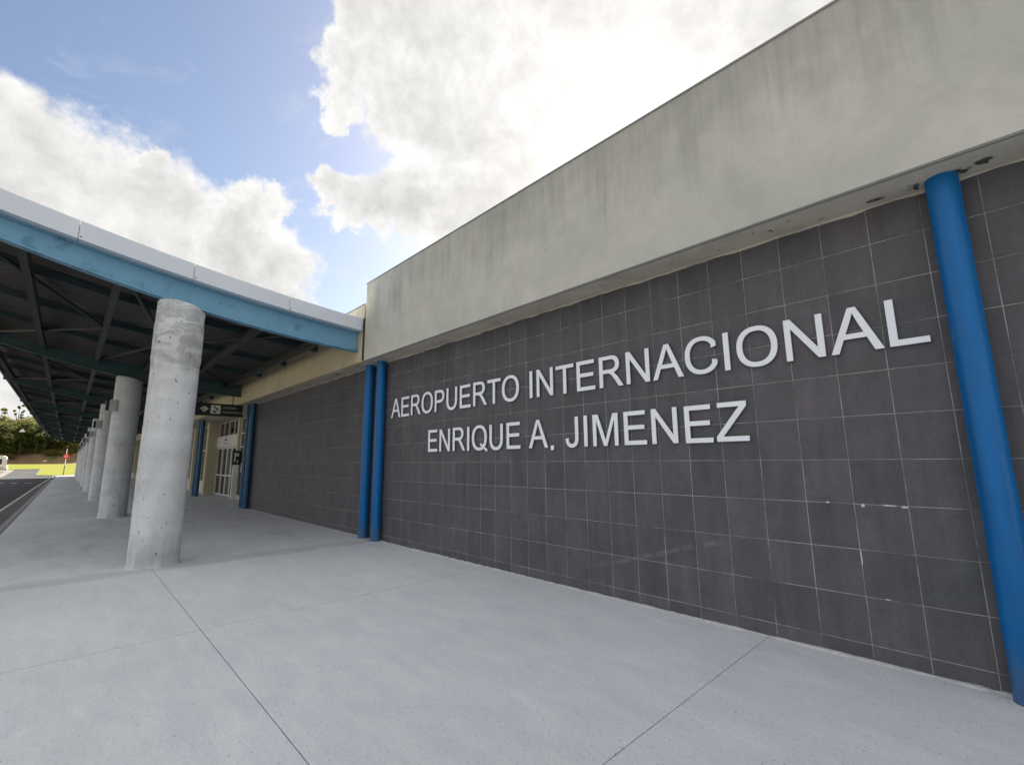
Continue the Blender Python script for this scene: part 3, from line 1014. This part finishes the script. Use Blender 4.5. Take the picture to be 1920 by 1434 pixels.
# purlins along the canopy, rafters between the beams, wind bracing
PY = [1.05, 2.35, 3.65, 4.95, 6.25, 7.55]
for k in range(NB):
    xa = BX0 + PITCH * k + .0925
    xb = xa + PITCH - .185 if k < NB - 1 else XE - .05
    for y in PY:
        zt = ztop(y) + .0
        mm = MB()
        mm.box(xa, xb, y - .012, y + .012, zt - .21, zt + .0)
        mm.box(xa, xb, y - .06, y - .0125, zt - .21, zt - .195).box(xa, xb, y + .0125, y + .06, zt - .21, zt - .195)
        mm.box(xa, xb, y - .06, y - .0125, zt - .015, zt).box(xa, xb, y + .0125, y + .06, zt - .015, zt)
        mm.build('purlin', 'purlin_steel', can)
    if k == NB - 1:
        continue
    for q in range(1, 4):
        xr = BX0 + PITCH * (k + q / 4)
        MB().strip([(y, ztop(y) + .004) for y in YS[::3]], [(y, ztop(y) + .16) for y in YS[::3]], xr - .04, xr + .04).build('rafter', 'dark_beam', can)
    xm = BX0 + PITCH * (k + .5)
    for (p, q2) in (((xa, 7.5), (xm, 4.95)), ((xm, 4.95), (xb, 7.5)), ((xa, 1.1), (xm, 3.6)), ((xm, 3.6), (xb, 1.1)), ((xa, 4.95), (xm, 3.65)), ((xm, 3.65), (xb, 4.95))):
        MB().tube((p[0], p[1], ztop(p[1]) - .10), (q2[0], q2[1], ztop(q2[1]) - .10), .045, n=6).build('brace', 'purlin_steel', can)

# ------------------------------------------------------------------ concrete columns
ORD = ['nearest', 'second', 'third', 'fourth', 'fifth', 'sixth', 'seventh', 'eighth', 'farthest']
R = 0.375
CX = [6.09 + PITCH * k for k in range(NB)]


def column_mesh(k):
    r = random.Random(40 + k)
    n = 64
    zt = 4.74
    ringz = [0, .02, .06]
    z = .06
    while z < zt - .08:
        z += .08
        ringz.append(min(z, zt - .05))
    ringz += [zt]
    joint = [1.22, 2.44, 3.62]
    v = []
    for z in ringz:
        for i in range(n):
            a = 2 * math.pi * i / n
            rr = R + 0.0025 * math.sin(3 * a + z * 2 + k) + r.uniform(-.0012, .0012)
            for jz in joint:
                if abs(z - jz) < .05:
                    rr += 0.004 * math.sin(a * 2 + jz)
            if z == 0:
                rr += .03
            elif z == .02:
                rr += .012
            if z == zt:
                rr -= .03 + .02 * max(0, math.sin(a * 3 + 1))
            if z > 3.62 and k == 0:
                rr += 0.006 + (0.008 if math.sin(a * 2 + math.floor(z * 3)) > .3 else 0)
            # the top is dressed to the slope of the beam that rests on it
            zz = z
            if z > 4.3:
                top = zbot(4 + R * math.sin(a)) - .004
                zz = 4.3 + (z - 4.3) * (top - 4.3) / (zt - 4.3)
            v.append((CX[k] + rr * math.cos(a), 4.0 + rr * math.sin(a), zz))
    f = []
    for j in range(len(ringz) - 1):
        f += [(j * n + i, j * n + (i + 1) % n, (j + 1) * n + (i + 1) % n, (j + 1) * n + i) for i in range(n)]
    f += [tuple((len(ringz) - 1) * n + i for i in range(n))]
    return MB().add(v, f)


for k in range(NB):
    root = empty('concrete_column', (CX[k], 4.0, 0), {0: 'nearest round concrete column, pale and patched at the top, below the blue canopy beam', NB - 1: 'farthest round concrete column at the end of the canopy row'}.get(k, ORD[k] + ' round concrete column counted from the camera in the canopy row'), 'column', 'round columns carrying the canopy')
    column_mesh(k).build('shaft', 'column_concrete', root, smooth=True, angle=50)
    if k == 0:
        # mortar patches left by the repair of the column head
        for (a0, a1, z0, z1, d) in ((3.55, 4.05, 3.74, 3.95, .016), (3.62, 3.85, 4.02, 4.20, .014), (4.3, 4.75, 3.95, 4.06, .012), (3.5, 3.7, 3.40, 3.62, .007)):
            q = 8
            v = []
            for zz in (z0, z1):
                for i in range(q + 1):
                    a = a0 + (a1 - a0) * i / q
                    jit = rnd.uniform(-.02, .02)
                    v.append((CX[0] + (R + d) * math.cos(a), 4 + (R + d) * math.sin(a), zz + jit))
            MB().add(v, [(i, i + 1, q + 2 + i, q + 1 + i) for i in range(q)]).build('patch', 'column_concrete', root)
    else:
        ln = empty('wall_lamp', (CX[k] - .18, 4.37, 3.72), (ORD[k] if k < NB - 1 else 'farthest') + ' column\'s small box lamp with a pale side, fixed near the column head', 'lamp', 'box lamps on the columns')
        lx_, ly_ = CX[k] - .22, 4.36
        box('lamp_box', 'black_plastic', ln, lx_ - .06, lx_ + .16, ly_ - .02, ly_ + .20, 3.56, 3.90, .008)
        box('lamp_cover', 'lamp_metal', ln, lx_ - .10, lx_ - .062, ly_ - .10, ly_ + .10, 3.54, 3.92, .008)
        box('bracket', 'lamp_metal', ln, lx_ + .0, lx_ + .10, ly_ - .07, ly_ - .021, 3.66, 3.80)

# ------------------------------------------------------------------ blue pillars
for (px, lab) in ((-4.375, 'tall bright blue round pillar at the right edge beside the lettering'),
                  (5.43, 'right one of the bright blue pillar pair left of the lettering'),
                  (6.03, 'left one of the bright blue pillar pair beside the lettering wall'),
                  (15.98, 'right one of the shaded blue pillar pair at the far end of the tiled wall'),
                  (16.52, 'left one of the shaded blue pillar pair next to the entrance glazing'),
                  (25.55, 'right one of the shaded blue pillar pair beyond the entrance door'),
                  (26.25, 'left one of the shaded blue pillar pair beyond the entrance door'),
                  (-5.06, None)):
    if lab is None:
        continue
    py = 0.128
    rp = 0.108
    root = empty('blue_pillar', (px, py, 0), lab, 'pillar', 'blue pillars along the terminal wall')
    n = 40
    m = MB()
    prof = [(rp + .004, 0), (rp, .02)] + [(rp + .0015 * math.sin(z * 5 + px), z * .1) for z in range(1, 41)] + [(rp, SOF - .0185)]
    m.lathe(px, py, prof, n)
    m.build('shaft', 'blue_paint' if px < 10 else 'blue_paint_shaded', root, smooth=True, angle=50)
    MB().lathe(px, py, [(rp + .022, 0.0015), (rp + .018, .006), (rp + .005, .012)], 32).build('base_ring', 'mortar', root)

# ------------------------------------------------------------------ lettering
def arc(cx, cy, rx, ry, a0, a1, n=14, p=2.25):
    out = []
    for i in range(n + 1):
        a = RAD(a0 + (a1 - a0) * i / n)
        c, s_ = math.cos(a), math.sin(a)
        out.append((cx + rx * math.copysign(abs(c) ** (2 / p), c), cy + ry * math.copysign(abs(s_) ** (2 / p), s_)))
    return out


def glyph(ch):
    """advance and outlines of a plain grotesque capital, 2048 units to the em"""
    if ch == 'A':
        return 1366, [[(-3, 0), (560, 1466), (769, 1466), (1369, 0), (1148, 0), (977, 444), (364, 444), (203, 0)], [(420, 602), (917, 602), (764, 1008), (667, 1312), (590, 1050)]]
    if ch == 'E':
        return 1366, [[(162, 0), (162, 1466), (1222, 1466), (1222, 1293), (356, 1293), (356, 844), (1167, 844), (1167, 672), (356, 672), (356, 173), (1256, 173), (1256, 0)]]
    if ch == 'R':
        o = [(161, 0), (161, 1466)] + arc(811, 1062, 455, 404, 90, -62, 16)
        o += [(930, 655), (1010, 605), (1120, 490), (1199, 388), (1453, 0), (1210, 0), (1017, 304), (910, 460), (830, 560), (740, 625), (640, 651), (355, 651), (355, 0)]
        return 1479, [o, [(355, 819)] + arc(772, 1062, 294, 243, -90, 90, 16) + [(355, 1305)]]
    if ch == 'O':
        return 1593, [arc(797, 733, 698, 758, 0, 354, 47), arc(797, 733, 498, 592, 0, 352, 43)]
    if ch == 'Q':
        return 1593, [arc(797, 733, 698, 758, 0, 354, 47), arc(797, 733, 498, 592, 0, 352, 43), 'tail', [(865, 398), (917, 250), (1130, 160), (1330, -20), (1500, -115), (1557, 20), (1380, 118), (1200, 260), (1050, 350)]]
    if ch == 'P':
        o = [(158, 0), (158, 1466)] + arc(730, 1031, 528, 435, 90, -90, 20) + [(352, 596), (352, 0)]
        return 1366, [o, [(352, 769)] + arc(720, 1031, 338, 262, -90, 90, 16) + [(352, 1293)]]
    if ch == 'U':
        return 1479, [[(1120, 1466), (1314, 1466)] + arc(737.5, 619, 576.5, 644, 0, -180, 22) + [(161, 1466), (355, 1466)] + arc(737.5, 620, 382.5, 470, 180, 360, 18)]
    if ch == 'T':
        return 1251, [[(531, 0), (531, 1293), (48, 1293), (48, 1466), (1210, 1466), (1210, 1293), (725, 1293), (725, 0)]]
    if ch == 'I':
        return 569, [[(191, 0), (191, 1466), (385, 1466), (385, 0)]]
    if ch == 'N':
        return 1479, [[(156, 0), (156, 1466), (355, 1466), (1125, 315), (1125, 1466), (1311, 1466), (1311, 0), (1112, 0), (342, 1152), (342, 0)]]
    if ch == 'C':
        o = arc(790, 733, 688, 758, 26, 336, 40)
        i = arc(790, 733, 490, 594, 333, 30, 34)
        return 1479, [[(1377, 1023)] + o[1:-1] + [(1398, 465), (1204, 514)] + i[1:-1] + [(1186, 978)]]
    if ch == 'L':
        return 1139, [[(150, 0), (150, 1466), (344, 1466), (344, 173), (1066, 173), (1066, 0)]]
    if ch == 'J':
        return 1024, [[(59, 416), (234, 440)] + arc(447, 400, 212, 252, 180, 352, 12)[1:] + [(660, 450), (660, 1466), (854, 1466), (854, 463)] + arc(455, 420, 399, 445, 0, -176, 16)]
    if ch == 'M':
        return 1706, [[(152, 0), (152, 1466), (444, 1466), (791, 428), (855, 225), (925, 450), (1280, 1466), (1541, 1466), (1541, 0), (1354, 0), (1354, 1227), (928, 0), (753, 0), (339, 1248), (339, 0)]]
    if ch == 'Z':
        return 1251, [[(41, 0), (41, 180), (792, 1119), (951, 1293), (133, 1293), (133, 1466), (1183, 1466), (1183, 1293), (360, 276), (271, 173), (1206, 173), (1206, 0)]]
    if ch == '.':
        return 569, [[(186, -110), (186, 105), (391, 105), (391, -110)]]
    return 569, []


def curve_mesh(outlines, sc, ext, bev, mats, name):
    cu_ = bpy.data.curves.new(name, 'CURVE')
    cu_.dimensions = '2D'
    cu_.fill_mode = 'BOTH'
    cu_.extrude = ext
    cu_.bevel_depth = bev
    cu_.bevel_resolution = 0
    for o in outlines:
        s_ = cu_.splines.new('POLY')
        s_.points.add(len(o) - 1)
        for p, (x, y) in zip(s_.points, o):
            p.co = (x * sc, y * sc, 0, 1)
        s_.use_cyclic_u = True
    ob = bpy.data.objects.new(name, cu_)
    COL.objects.link(ob)
    dg = bpy.context.evaluated_depsgraph_get()
    me = bpy.data.meshes.new_from_object(ob.evaluated_get(dg))
    bpy.data.objects.remove(ob, do_unlink=True)
    bpy.data.curves.remove(cu_)
    me.name = name
    me.materials.clear()
    for q in mats:
        me.materials.append(MATS[q])
    return me


def letter_mesh(ch):
    adv, outs = glyph(ch)
    sc = 0.6 / 2048
    ext, bev = 0.011, 0.0025
    main = [o for o in outs]
    extra = None
    if 'tail' in main:
        i = main.index('tail')
        extra = main[i + 1]
        main = main[:i]
    me = curve_mesh(main, sc, ext, bev, ['letter_face', 'letter_side'], 'letter')
    for p in me.polygons:
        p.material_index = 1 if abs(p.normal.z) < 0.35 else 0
    if extra:
        me2 = curve_mesh([extra], sc, ext - .001, bev, ['letter_face', 'letter_side'], 'letter')
        v0 = [tuple(v.co) for v in me.vertices] + [tuple(v.co) for v in me2.vertices]
        k = len(me.vertices)
        f0 = [tuple(p.vertices) for p in me.polygons] + [tuple(q + k for q in p.vertices) for p in me2.polygons]
        m3 = bpy.data.meshes.new('letter')
        m3.from_pydata(v0, [], f0)
        m3.materials.append(MATS['letter_face'])
        m3.materials.append(MATS['letter_side'])
        for p in m3.polygons:
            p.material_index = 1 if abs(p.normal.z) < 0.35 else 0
        me = m3
    return adv * 0.6 / 2048, me


_lm = {}
sign_rot = Matrix(((-1, 0, 0), (0, 0, 1), (0, 1, 0))).to_euler()     # local x to -X, y to Z, z to +Y


def text_line(txt, x_left, z, parent):
    x = x_left
    for ch in txt:
        if ch == ' ':
            x -= 0.6 * 569 / 2048
            continue
        if ch not in _lm:
            _lm[ch] = letter_mesh(ch)
        adv, me = _lm[ch]
        o = link('letter', me, parent, (x, 0.021 + rnd.uniform(-.0015, .0015), z + rnd.uniform(-.004, .004)))
        o.rotation_euler = sign_rot
        x -= adv


let = empty('wall_lettering', (0.45, 0.03, 1.9), 'raised silver letters reading AEROPUERTO INTERNACIONAL ENRIQUE A. JIMENEZ on the dark tiles', 'sign')
text_line('AEROPUERTO INTERNACIONAL', 5.075, 2.728, let)
text_line('ENRIQUE A. JIMENEZ', 3.585, 1.937, let)


# ------------------------------------------------------------------ hanging sign
def label_text(txt, size, parent, origin, mat, face='-X', ext=0.001):
    fc = bpy.data.curves.new('text', 'FONT')
    fc.body = txt
    fc.size = size
    fc.extrude = ext
    ob = bpy.data.objects.new('text', fc)
    COL.objects.link(ob)
    dg = bpy.context.evaluated_depsgraph_get()
    me = bpy.data.meshes.new_from_object(ob.evaluated_get(dg))
    bpy.data.objects.remove(ob, do_unlink=True)
    bpy.data.curves.remove(fc)
    me.materials.clear()
    me.materials.append(MATS[mat])
    o = link('lettering', me, parent, origin)
    o.rotation_euler = (Matrix(((0, 0, -1), (-1, 0, 0), (0, 1, 0))) if face == '-X' else Matrix(((-1, 0, 0), (0, 0, 1), (0, 1, 0)))).to_euler()
    return o


hs = empty('hanging_sign', (16.25, 1.4, 3.55), 'black hanging direction sign with pale pictograms below the canopy', 'sign')
SX = 16.22
box('panel', 'black_plastic', hs, SX, SX + .09, 0.44, 2.35, 3.545, 4.02, .006)
for y in (0.8, 2.0):
    MB().tube((SX + .045, y, 4.021), (SX + .045, y, zbot(y) - .004), .015, n=8).build('hanger', 'black_plastic', hs)


def yz_poly(pts, x, parent, name, mat):
    """flat badge on the -X face of the sign; pts in (right, up)"""
    n = len(pts)
    v = [(x, -a, b_) for a, b_ in pts] + [(x - .002, -a, b_) for a, b_ in pts]
    f = [tuple(range(n, 2 * n))] + [(i, (i + 1) % n, n + (i + 1) % n, n + i) for i in range(n)]
    return MB().add(v, f).build(name, mat, parent)


# square badge with a kneeling figure
cy, cz = -1.37, 3.79
yz_poly([(cy - .165, cz - .165), (cy + .165, cz - .165), (cy + .165, cz + .165), (cy - .165, cz + .165)], SX - .0005, hs, 'badge', 'pictogram_white')
circ = lambda a, b_, r_, n=14: [(a + r_ * math.cos(2 * math.pi * i / n), b_ + r_ * math.sin(2 * math.pi * i / n)) for i in range(n)]
yz_poly(circ(cy - .03, cz + .10, .032), SX - .0027, hs, 'pictogram', 'black_plastic')
yz_poly([(cy - .02, cz + .06), (cy + .05, cz + .06), (cy + .10, cz - .04), (cy + .07, cz - .04), (cy + .03, cz + .0), (cy - .0, cz - .01)], SX - .0027, hs, 'pictogram', 'black_plastic')
yz_poly([(cy - .09, cz - .04), (cy - .03, cz - .05), (cy + .0, cz - .09), (cy + .04, cz - .06), (cy + .01, cz - .13), (cy - .06, cz - .13)], SX - .0027, hs, 'pictogram', 'black_plastic')
# arrow badge, notched wheel with a hat-like outline
ay = -1.74
yz_poly([(ay - .14, cz + .02), (ay - .06, cz + .07), (ay, cz + .12), (ay + .06, cz + .07), (ay + .14, cz + .02), (ay + .10, cz - .03), (ay + .06, cz - .03), (ay + .05, cz - .10), (ay - .05, cz - .10), (ay - .06, cz - .03), (ay - .10, cz - .03)], SX - .0005, hs, 'pictogram', 'pictogram_white')
yz_poly(circ(ay - .02, cz + .0, .035, 10), SX - .0027, hs, 'pictogram', 'black_plastic')
label_text('SOCCOUS', .095, hs, (SX - .002, 1.13, 3.84), 'pictogram_white')
label_text('ANNOUNCEMENTS', .078, hs, (SX - .002, 1.15, 3.675), 'pictogram_white')
label_text('ENTRADA', .13, hd, (25.2, YG + .142, 2.76), 'ink_grey', '+Y')

# white post with a black notice panel in front of the door
ip = empty('notice_post', (22.0, -.80, 0), 'white post carrying a black notice panel in front of the glass door', 'post')
box('post', 'white_frame', ip, 21.94, 22.06, -.91, -.69, 0, 1.66, .012)
pn = box('panel', 'black_plastic', ip, 21.93, 22.07, -1.0, -.62, 1.665, 2.36, .012)
box('mark', 'pictogram_white', pn, 21.926, 21.9295, -.90, -.78, 2.08, 2.24)
box('mark', 'pictogram_white', pn, 21.926, 21.9295, -.76, -.70, 1.80, 2.26)
box('mark', 'pictogram_white', pn, 21.926, 21.9295, -.88, -.84, 1.75, 1.90)

# ------------------------------------------------------------------ far end: sign pole, bus, hillside
pr = empty('round_road_sign', (105.2, 5.62, .05), 'round red road sign on a thin pole beyond the pavement', 'sign')
gz = ground_z(105.2, 5.6)
MB().tube((105.2, 5.62, gz), (105.2, 5.62, 1.6), .07, .065, 10).build('pole_base', 'pole_dark', pr, smooth=True)
MB().tube((105.2, 5.62, 1.6), (105.2, 5.62, 4.35), .065, .05, 10).build('pole', 'pole_paint', pr, smooth=True)
MB().tube((105.09, 5.62, 3.12), (105.13, 5.62, 3.12), .42, n=28).build('disc', 'sign_red', pr)
mm = MB()
for i in range(20):
    a0, a1 = 2 * math.pi * i / 20, 2 * math.pi * (i + 1) / 20
    q = lambda a, r_: (105.086, 5.62 + r_ * math.cos(a), 3.12 + r_ * math.sin(a))
    mm.add([q(a0, .13), q(a1, .13), q(a1, .20), q(a0, .20)], [(0, 1, 2, 3)])
mm.build('emblem', 'pictogram_white', pr)


def bus(bx, by, bz):
    root = empty('bus', (bx, by, bz), 'cream bus parked on the far side of the lot', 'bus')
    # long side faces the camera, nose towards the pavement; profile in (y, z), rounded roof
    W, L, H = 2.3, 7.5, 2.95
    y0 = by
    sec = [(0, .38), (-.02, 1.1), (.05, 2.1), (.22, 2.72), (.55, 2.93), (1.5, 3.02), (L, 3.0), (L, .38)]
    n = len(sec)
    v = [(bx + .0, y0 + a, bz + b_) for a, b_ in sec] + [(bx + W, y0 + a, bz + b_) for a, b_ in sec]
    f = [(i, (i + 1) % n, n + (i + 1) % n, n + i) for i in range(n)] + [tuple(range(n))[::-1], tuple(range(n, 2 * n))]
    MB().add(v, f).build('body', 'bus_cream', root)
    for i in range(6):
        a = y0 + .62 + i * 1.12
        box('window', 'bus_glass', root, bx - .012, bx + .0, a, a + .98, bz + 1.42, bz + 2.35)
    box('windscreen', 'bus_glass', root, bx + .15, bx + W - .15, y0 - .035, y0 + .03, bz + 1.35, bz + 2.4)
    box('bumper', 'bus_trim', root, bx - .02, bx + W + .02, y0 - .12, y0 + .25, bz + .36, bz + .72, .03)
    box('skirt', 'bus_trim', root, bx - .016, bx - .001, y0 + .3, y0 + L, bz + .40, bz + .95)
    for q in (.25, W - .45):
        box('headlight', 'red_lamp', root, bx + q, bx + q + .2, y0 - .14, y0 - .121, bz + .5, bz + .68)
    for (xw, yw) in ((bx + .02, y0 + 1.3), (bx + .02, y0 + 5.6), (bx + W - .25, y0 + 1.3), (bx + W - .25, y0 + 5.6)):
        wh = empty('wheel', (xw, yw, bz + .42), parent=root)
        MB().tube((xw - .04, yw, bz + .42), (xw + .22, yw, bz + .42), .42, n=24).build('tyre', 'tyre', wh, smooth=True)
        MB().tube((xw - .05, yw, bz + .42), (xw - .041, yw, bz + .42), .22, n=16).build('rim', 'lamp_metal', wh)
    return root


bus(115.0, 12.95, rz(115, 12) - .0)


# wooded bank
def hill_z(x, y):
    base = 0.043 * (min(x, 150) - 104.0)
    s_ = max(0.0, min(1.0, (x - 148.5 + 1.2 * math.sin(y * .31) + .8 * math.sin(y * .83)) / 9.0))
    s_ = s_ * s_ * (3 - 2 * s_)
    up = 3.0 * s_ + max(0.0, x - 155) * 0.11
    return base + up + 0.25 * math.sin(x * .7 + y * .4) * s_


m = MB()
nx, ny = 40, 60
for i in range(nx):
    for j in range(ny):
        x, y = 147 + 110 * (i / (nx - 1)) ** 1.6, -70 + 190 * j / (ny - 1)
        m.v.append((x, y, hill_z(x, y) if i else hill_z(x, y) - .5))
for i in range(nx - 1):
    for j in range(ny - 1):
        m.f.append((i * ny + j, (i + 1) * ny + j, (i + 1) * ny + j + 1, i * ny + j + 1))
hill = m.build('hill', 'earth', smooth=True, angle=80)
tag(hill, kind='structure')


def tree(x, y, z, h, r, seed, leaf, label, name='broadleaf_tree', sparse=False, low=0.28, group='trees on the bank', leaves=2600):
    rr = random.Random(seed)
    root = empty(name, (x, y, z), label, 'tree', group)
    tr = MB()
    lean = Vector((rr.uniform(-.06, .06), rr.uniform(-.08, .08), 1)).normalized()
    p0 = Vector((x, y, z - .3))
    p1 = p0 + lean * h * .55
    tr.tube(p0, p1, .022 * h + .04, .011 * h + .02, 9)
    tips = []
    for i in range(7 if not sparse else 4):
        st = p0 + lean * h * rr.uniform(.28, .55)
        a = rr.uniform(0, 2 * math.pi)
        e = st + Vector((math.cos(a) * r * rr.uniform(.4, .8), math.sin(a) * r * rr.uniform(.4, .8), h * rr.uniform(.15, .38)))
        tr.tube(st, e, .009 * h, .003 * h, 6)
        tips.append(e)
    top = p1 + Vector((rr.uniform(-.2, .2) * r, rr.uniform(-.2, .2) * r, h * .40))
    tr.tube(p1, top, .011 * h, .003 * h, 6)
    tips.append(top)
    tr.build('trunk', 'bark', root, smooth=True)
    # clumps of leaves in the crown volume
    cl = list(tips)
    cz_ = z + h * (low + 1) / 2
    for i in range(40 if not sparse else 5):
        u_ = rr.uniform(-1, 1)
        a = rr.uniform(0, 2 * math.pi)
        q = math.sqrt(max(0, 1 - u_ * u_)) * rr.uniform(.45, 1.0)
        cl.append(Vector((x + math.cos(a) * r * q, y + math.sin(a) * r * q, cz_ + u_ * h * (1 - low) / 2)))
    cr_ = MB()
    per = leaves // len(cl)
    for c in cl:
        cs = r * (rr.uniform(.20, .36) if not sparse else rr.uniform(.14, .24))
        for q in range(per):
            d = Vector((rr.gauss(0, 1), rr.gauss(0, 1), rr.gauss(0, .75)))
            d = d.normalized() * cs * rr.uniform(.35, 1.0) ** .6
            p = c + d
            s_ = rr.uniform(.22, .44) * (1.0 if not sparse else .6)
            nrm = (d.normalized() + Vector((rr.uniform(-.8, .8), rr.uniform(-.8, .8), rr.uniform(-.3, .9)))).normalized()
            a = nrm.orthogonal().normalized()
            b_ = nrm.cross(a)
            th = rr.uniform(0, 6.28)
            a, b_ = a * math.cos(th) + b_ * math.sin(th), b_ * math.cos(th) - a * math.sin(th)
            cr_.add([p - a * s_, p + b_ * s_ * .5, p + a * s_, p - b_ * s_ * .5], [(0, 1, 2, 3)])
    cr_.build('crown', leaf, root)
    return root


TREES = [(156, 2.2, 7.0, 4.0, 'leaf_yellow', 'yellow green tree at the right end of the wooded bank beside the columns'),
         (158, 6.3, 7.6, 3.6, 'leaf_green', 'bushy tree on the bank just right of the red road sign'),
         (156, 9.6, 7.4, 3.4, 'leaf_dark', 'dark slender tree on the bank just left of the red road sign'),
         (157, 13.2, 7.8, 3.7, 'leaf_dark', 'dark green tree on the bank below the white tips'),
         (155.5, 16.6, 7.4, 3.6, 'leaf_dark', 'dark green tree on the bank right of the bus'),
         (156, 20.2, 7.6, 3.8, 'leaf_dark', 'dark green tree on the bank above the bus roof'),
         (163, 4.2, 8.4, 4.2, 'leaf_yellow', 'second row yellow green tree close to the canopy end'),
         (165, 8.6, 8.8, 4.3, 'leaf_green', 'second row tree right behind the red road sign'),
         (166, 13.0, 9.0, 4.5, 'leaf_yellow', 'sunlit second row tree in the middle of the bank'),
         (165, 17.6, 8.6, 4.4, 'leaf_green', 'second row tree below the thin bare treetops'),
         (166, 22.4, 8.8, 4.6, 'leaf_yellow', 'leftmost sunlit tree of the second row'),
         (176, 7.0, 9.0, 4.8, 'leaf_green', 'back row tree with its top under the canopy edge'),
         (177, 13.6, 9.6, 5.0, 'leaf_green', 'rounded back row tree on the skyline'),
         (178, 20.5, 9.2, 5.0, 'leaf_green', 'back row tree on the skyline left of the rounded one'),
         (177, 27.5, 9.2, 5.0, 'leaf_green', 'back row tree at the left edge of the picture'),
         (158, 25.0, 7.4, 4.0, 'leaf_green', 'front tree at the left edge of the picture behind the bus'),
         (157, 30.0, 7.4, 4.0, 'leaf_dark', 'dark front tree left of the bus'),
         (157, -2.5, 7.4, 4.0, 'leaf_green', 'green tree hidden mostly by the column row')]
for i, (tx, ty, th, tr_, lf, lab) in enumerate(TREES):
    tree(tx, ty, hill_z(tx, ty), th * (0.86 if tx < 160 else 0.68), tr_, 100 + i, lf, lab, low=0.04 if tx < 160 else 0.1)
tree(172, 19.2, hill_z(172, 19.2), 9.6, 2.0, 300, 'leaf_green', 'thin sparse treetop left on the skyline', 'sparse_tree', True, .7, leaves=620)
tree(172, 15.6, hill_z(172, 15.6), 10.2, 1.6, 301, 'leaf_dark', 'thin sparse treetop right on the skyline', 'sparse_tree', True, .75, leaves=520)
# undergrowth along the cut bank
rr = random.Random(500)
cr_ = MB()
for i in range(30):
    ty = -6 + i * 1.5 + rr.uniform(-.5, .5)
    tx = 153.5 + rr.uniform(-1.0, 2.5)
    hz_ = hill_z(tx, ty)
    for q in range(300):
        d = Vector((rr.gauss(0, 1), rr.gauss(0, 1), rr.gauss(0, 1))).normalized() * rr.uniform(.5, 1)
        p = Vector((tx + d.x * 1.2, ty + d.y * 1.3, hz_ + .5 + d.z * .9))
        a = Vector((rr.gauss(0, 1), rr.gauss(0, 1), rr.gauss(0, 1))).normalized()
        b_ = a.orthogonal().normalized()
        s_ = rr.uniform(.12, .26)
        cr_.add([p - a * s_, p + b_ * s_ * .5, p + a * s_, p - b_ * s_ * .5], [(0, 1, 2, 3)])
tag(cr_.build('undergrowth', 'leaf_green'), 'low green undergrowth along the earth bank', 'undergrowth', kind='stuff')

# small white roofs that show between the trees
for (hx, hy, hz_, w, lab) in ((154.5, 13.9, 9.4, .55, 'small white peaked roof showing left among the trees'),
                              (154.5, 11.2, 8.6, .42, 'small white roof in the middle among the trees'),
                              (154.5, 9.9, 9.2, .62, 'small white peaked roof showing right among the trees')):
    z0 = hill_z(hx, hy)
    root = empty('white_pavilion', (hx, hy, z0), lab, 'pavilion', 'white roofs among the trees')
    MB().tube((hx, hy, z0 - .2), (hx, hy, hz_), .05, n=8).build('post', 'pole_dark', root)
    MB().add([(hx - w, hy - w, hz_), (hx + w, hy - w, hz_), (hx + w, hy + w, hz_), (hx - w, hy + w, hz_), (hx, hy, hz_ + w * 1.7)],
             [(3, 2, 1, 0), (0, 1, 4), (1, 2, 4), (2, 3, 4), (3, 0, 4)]).build('roof', 'hut_white', root)
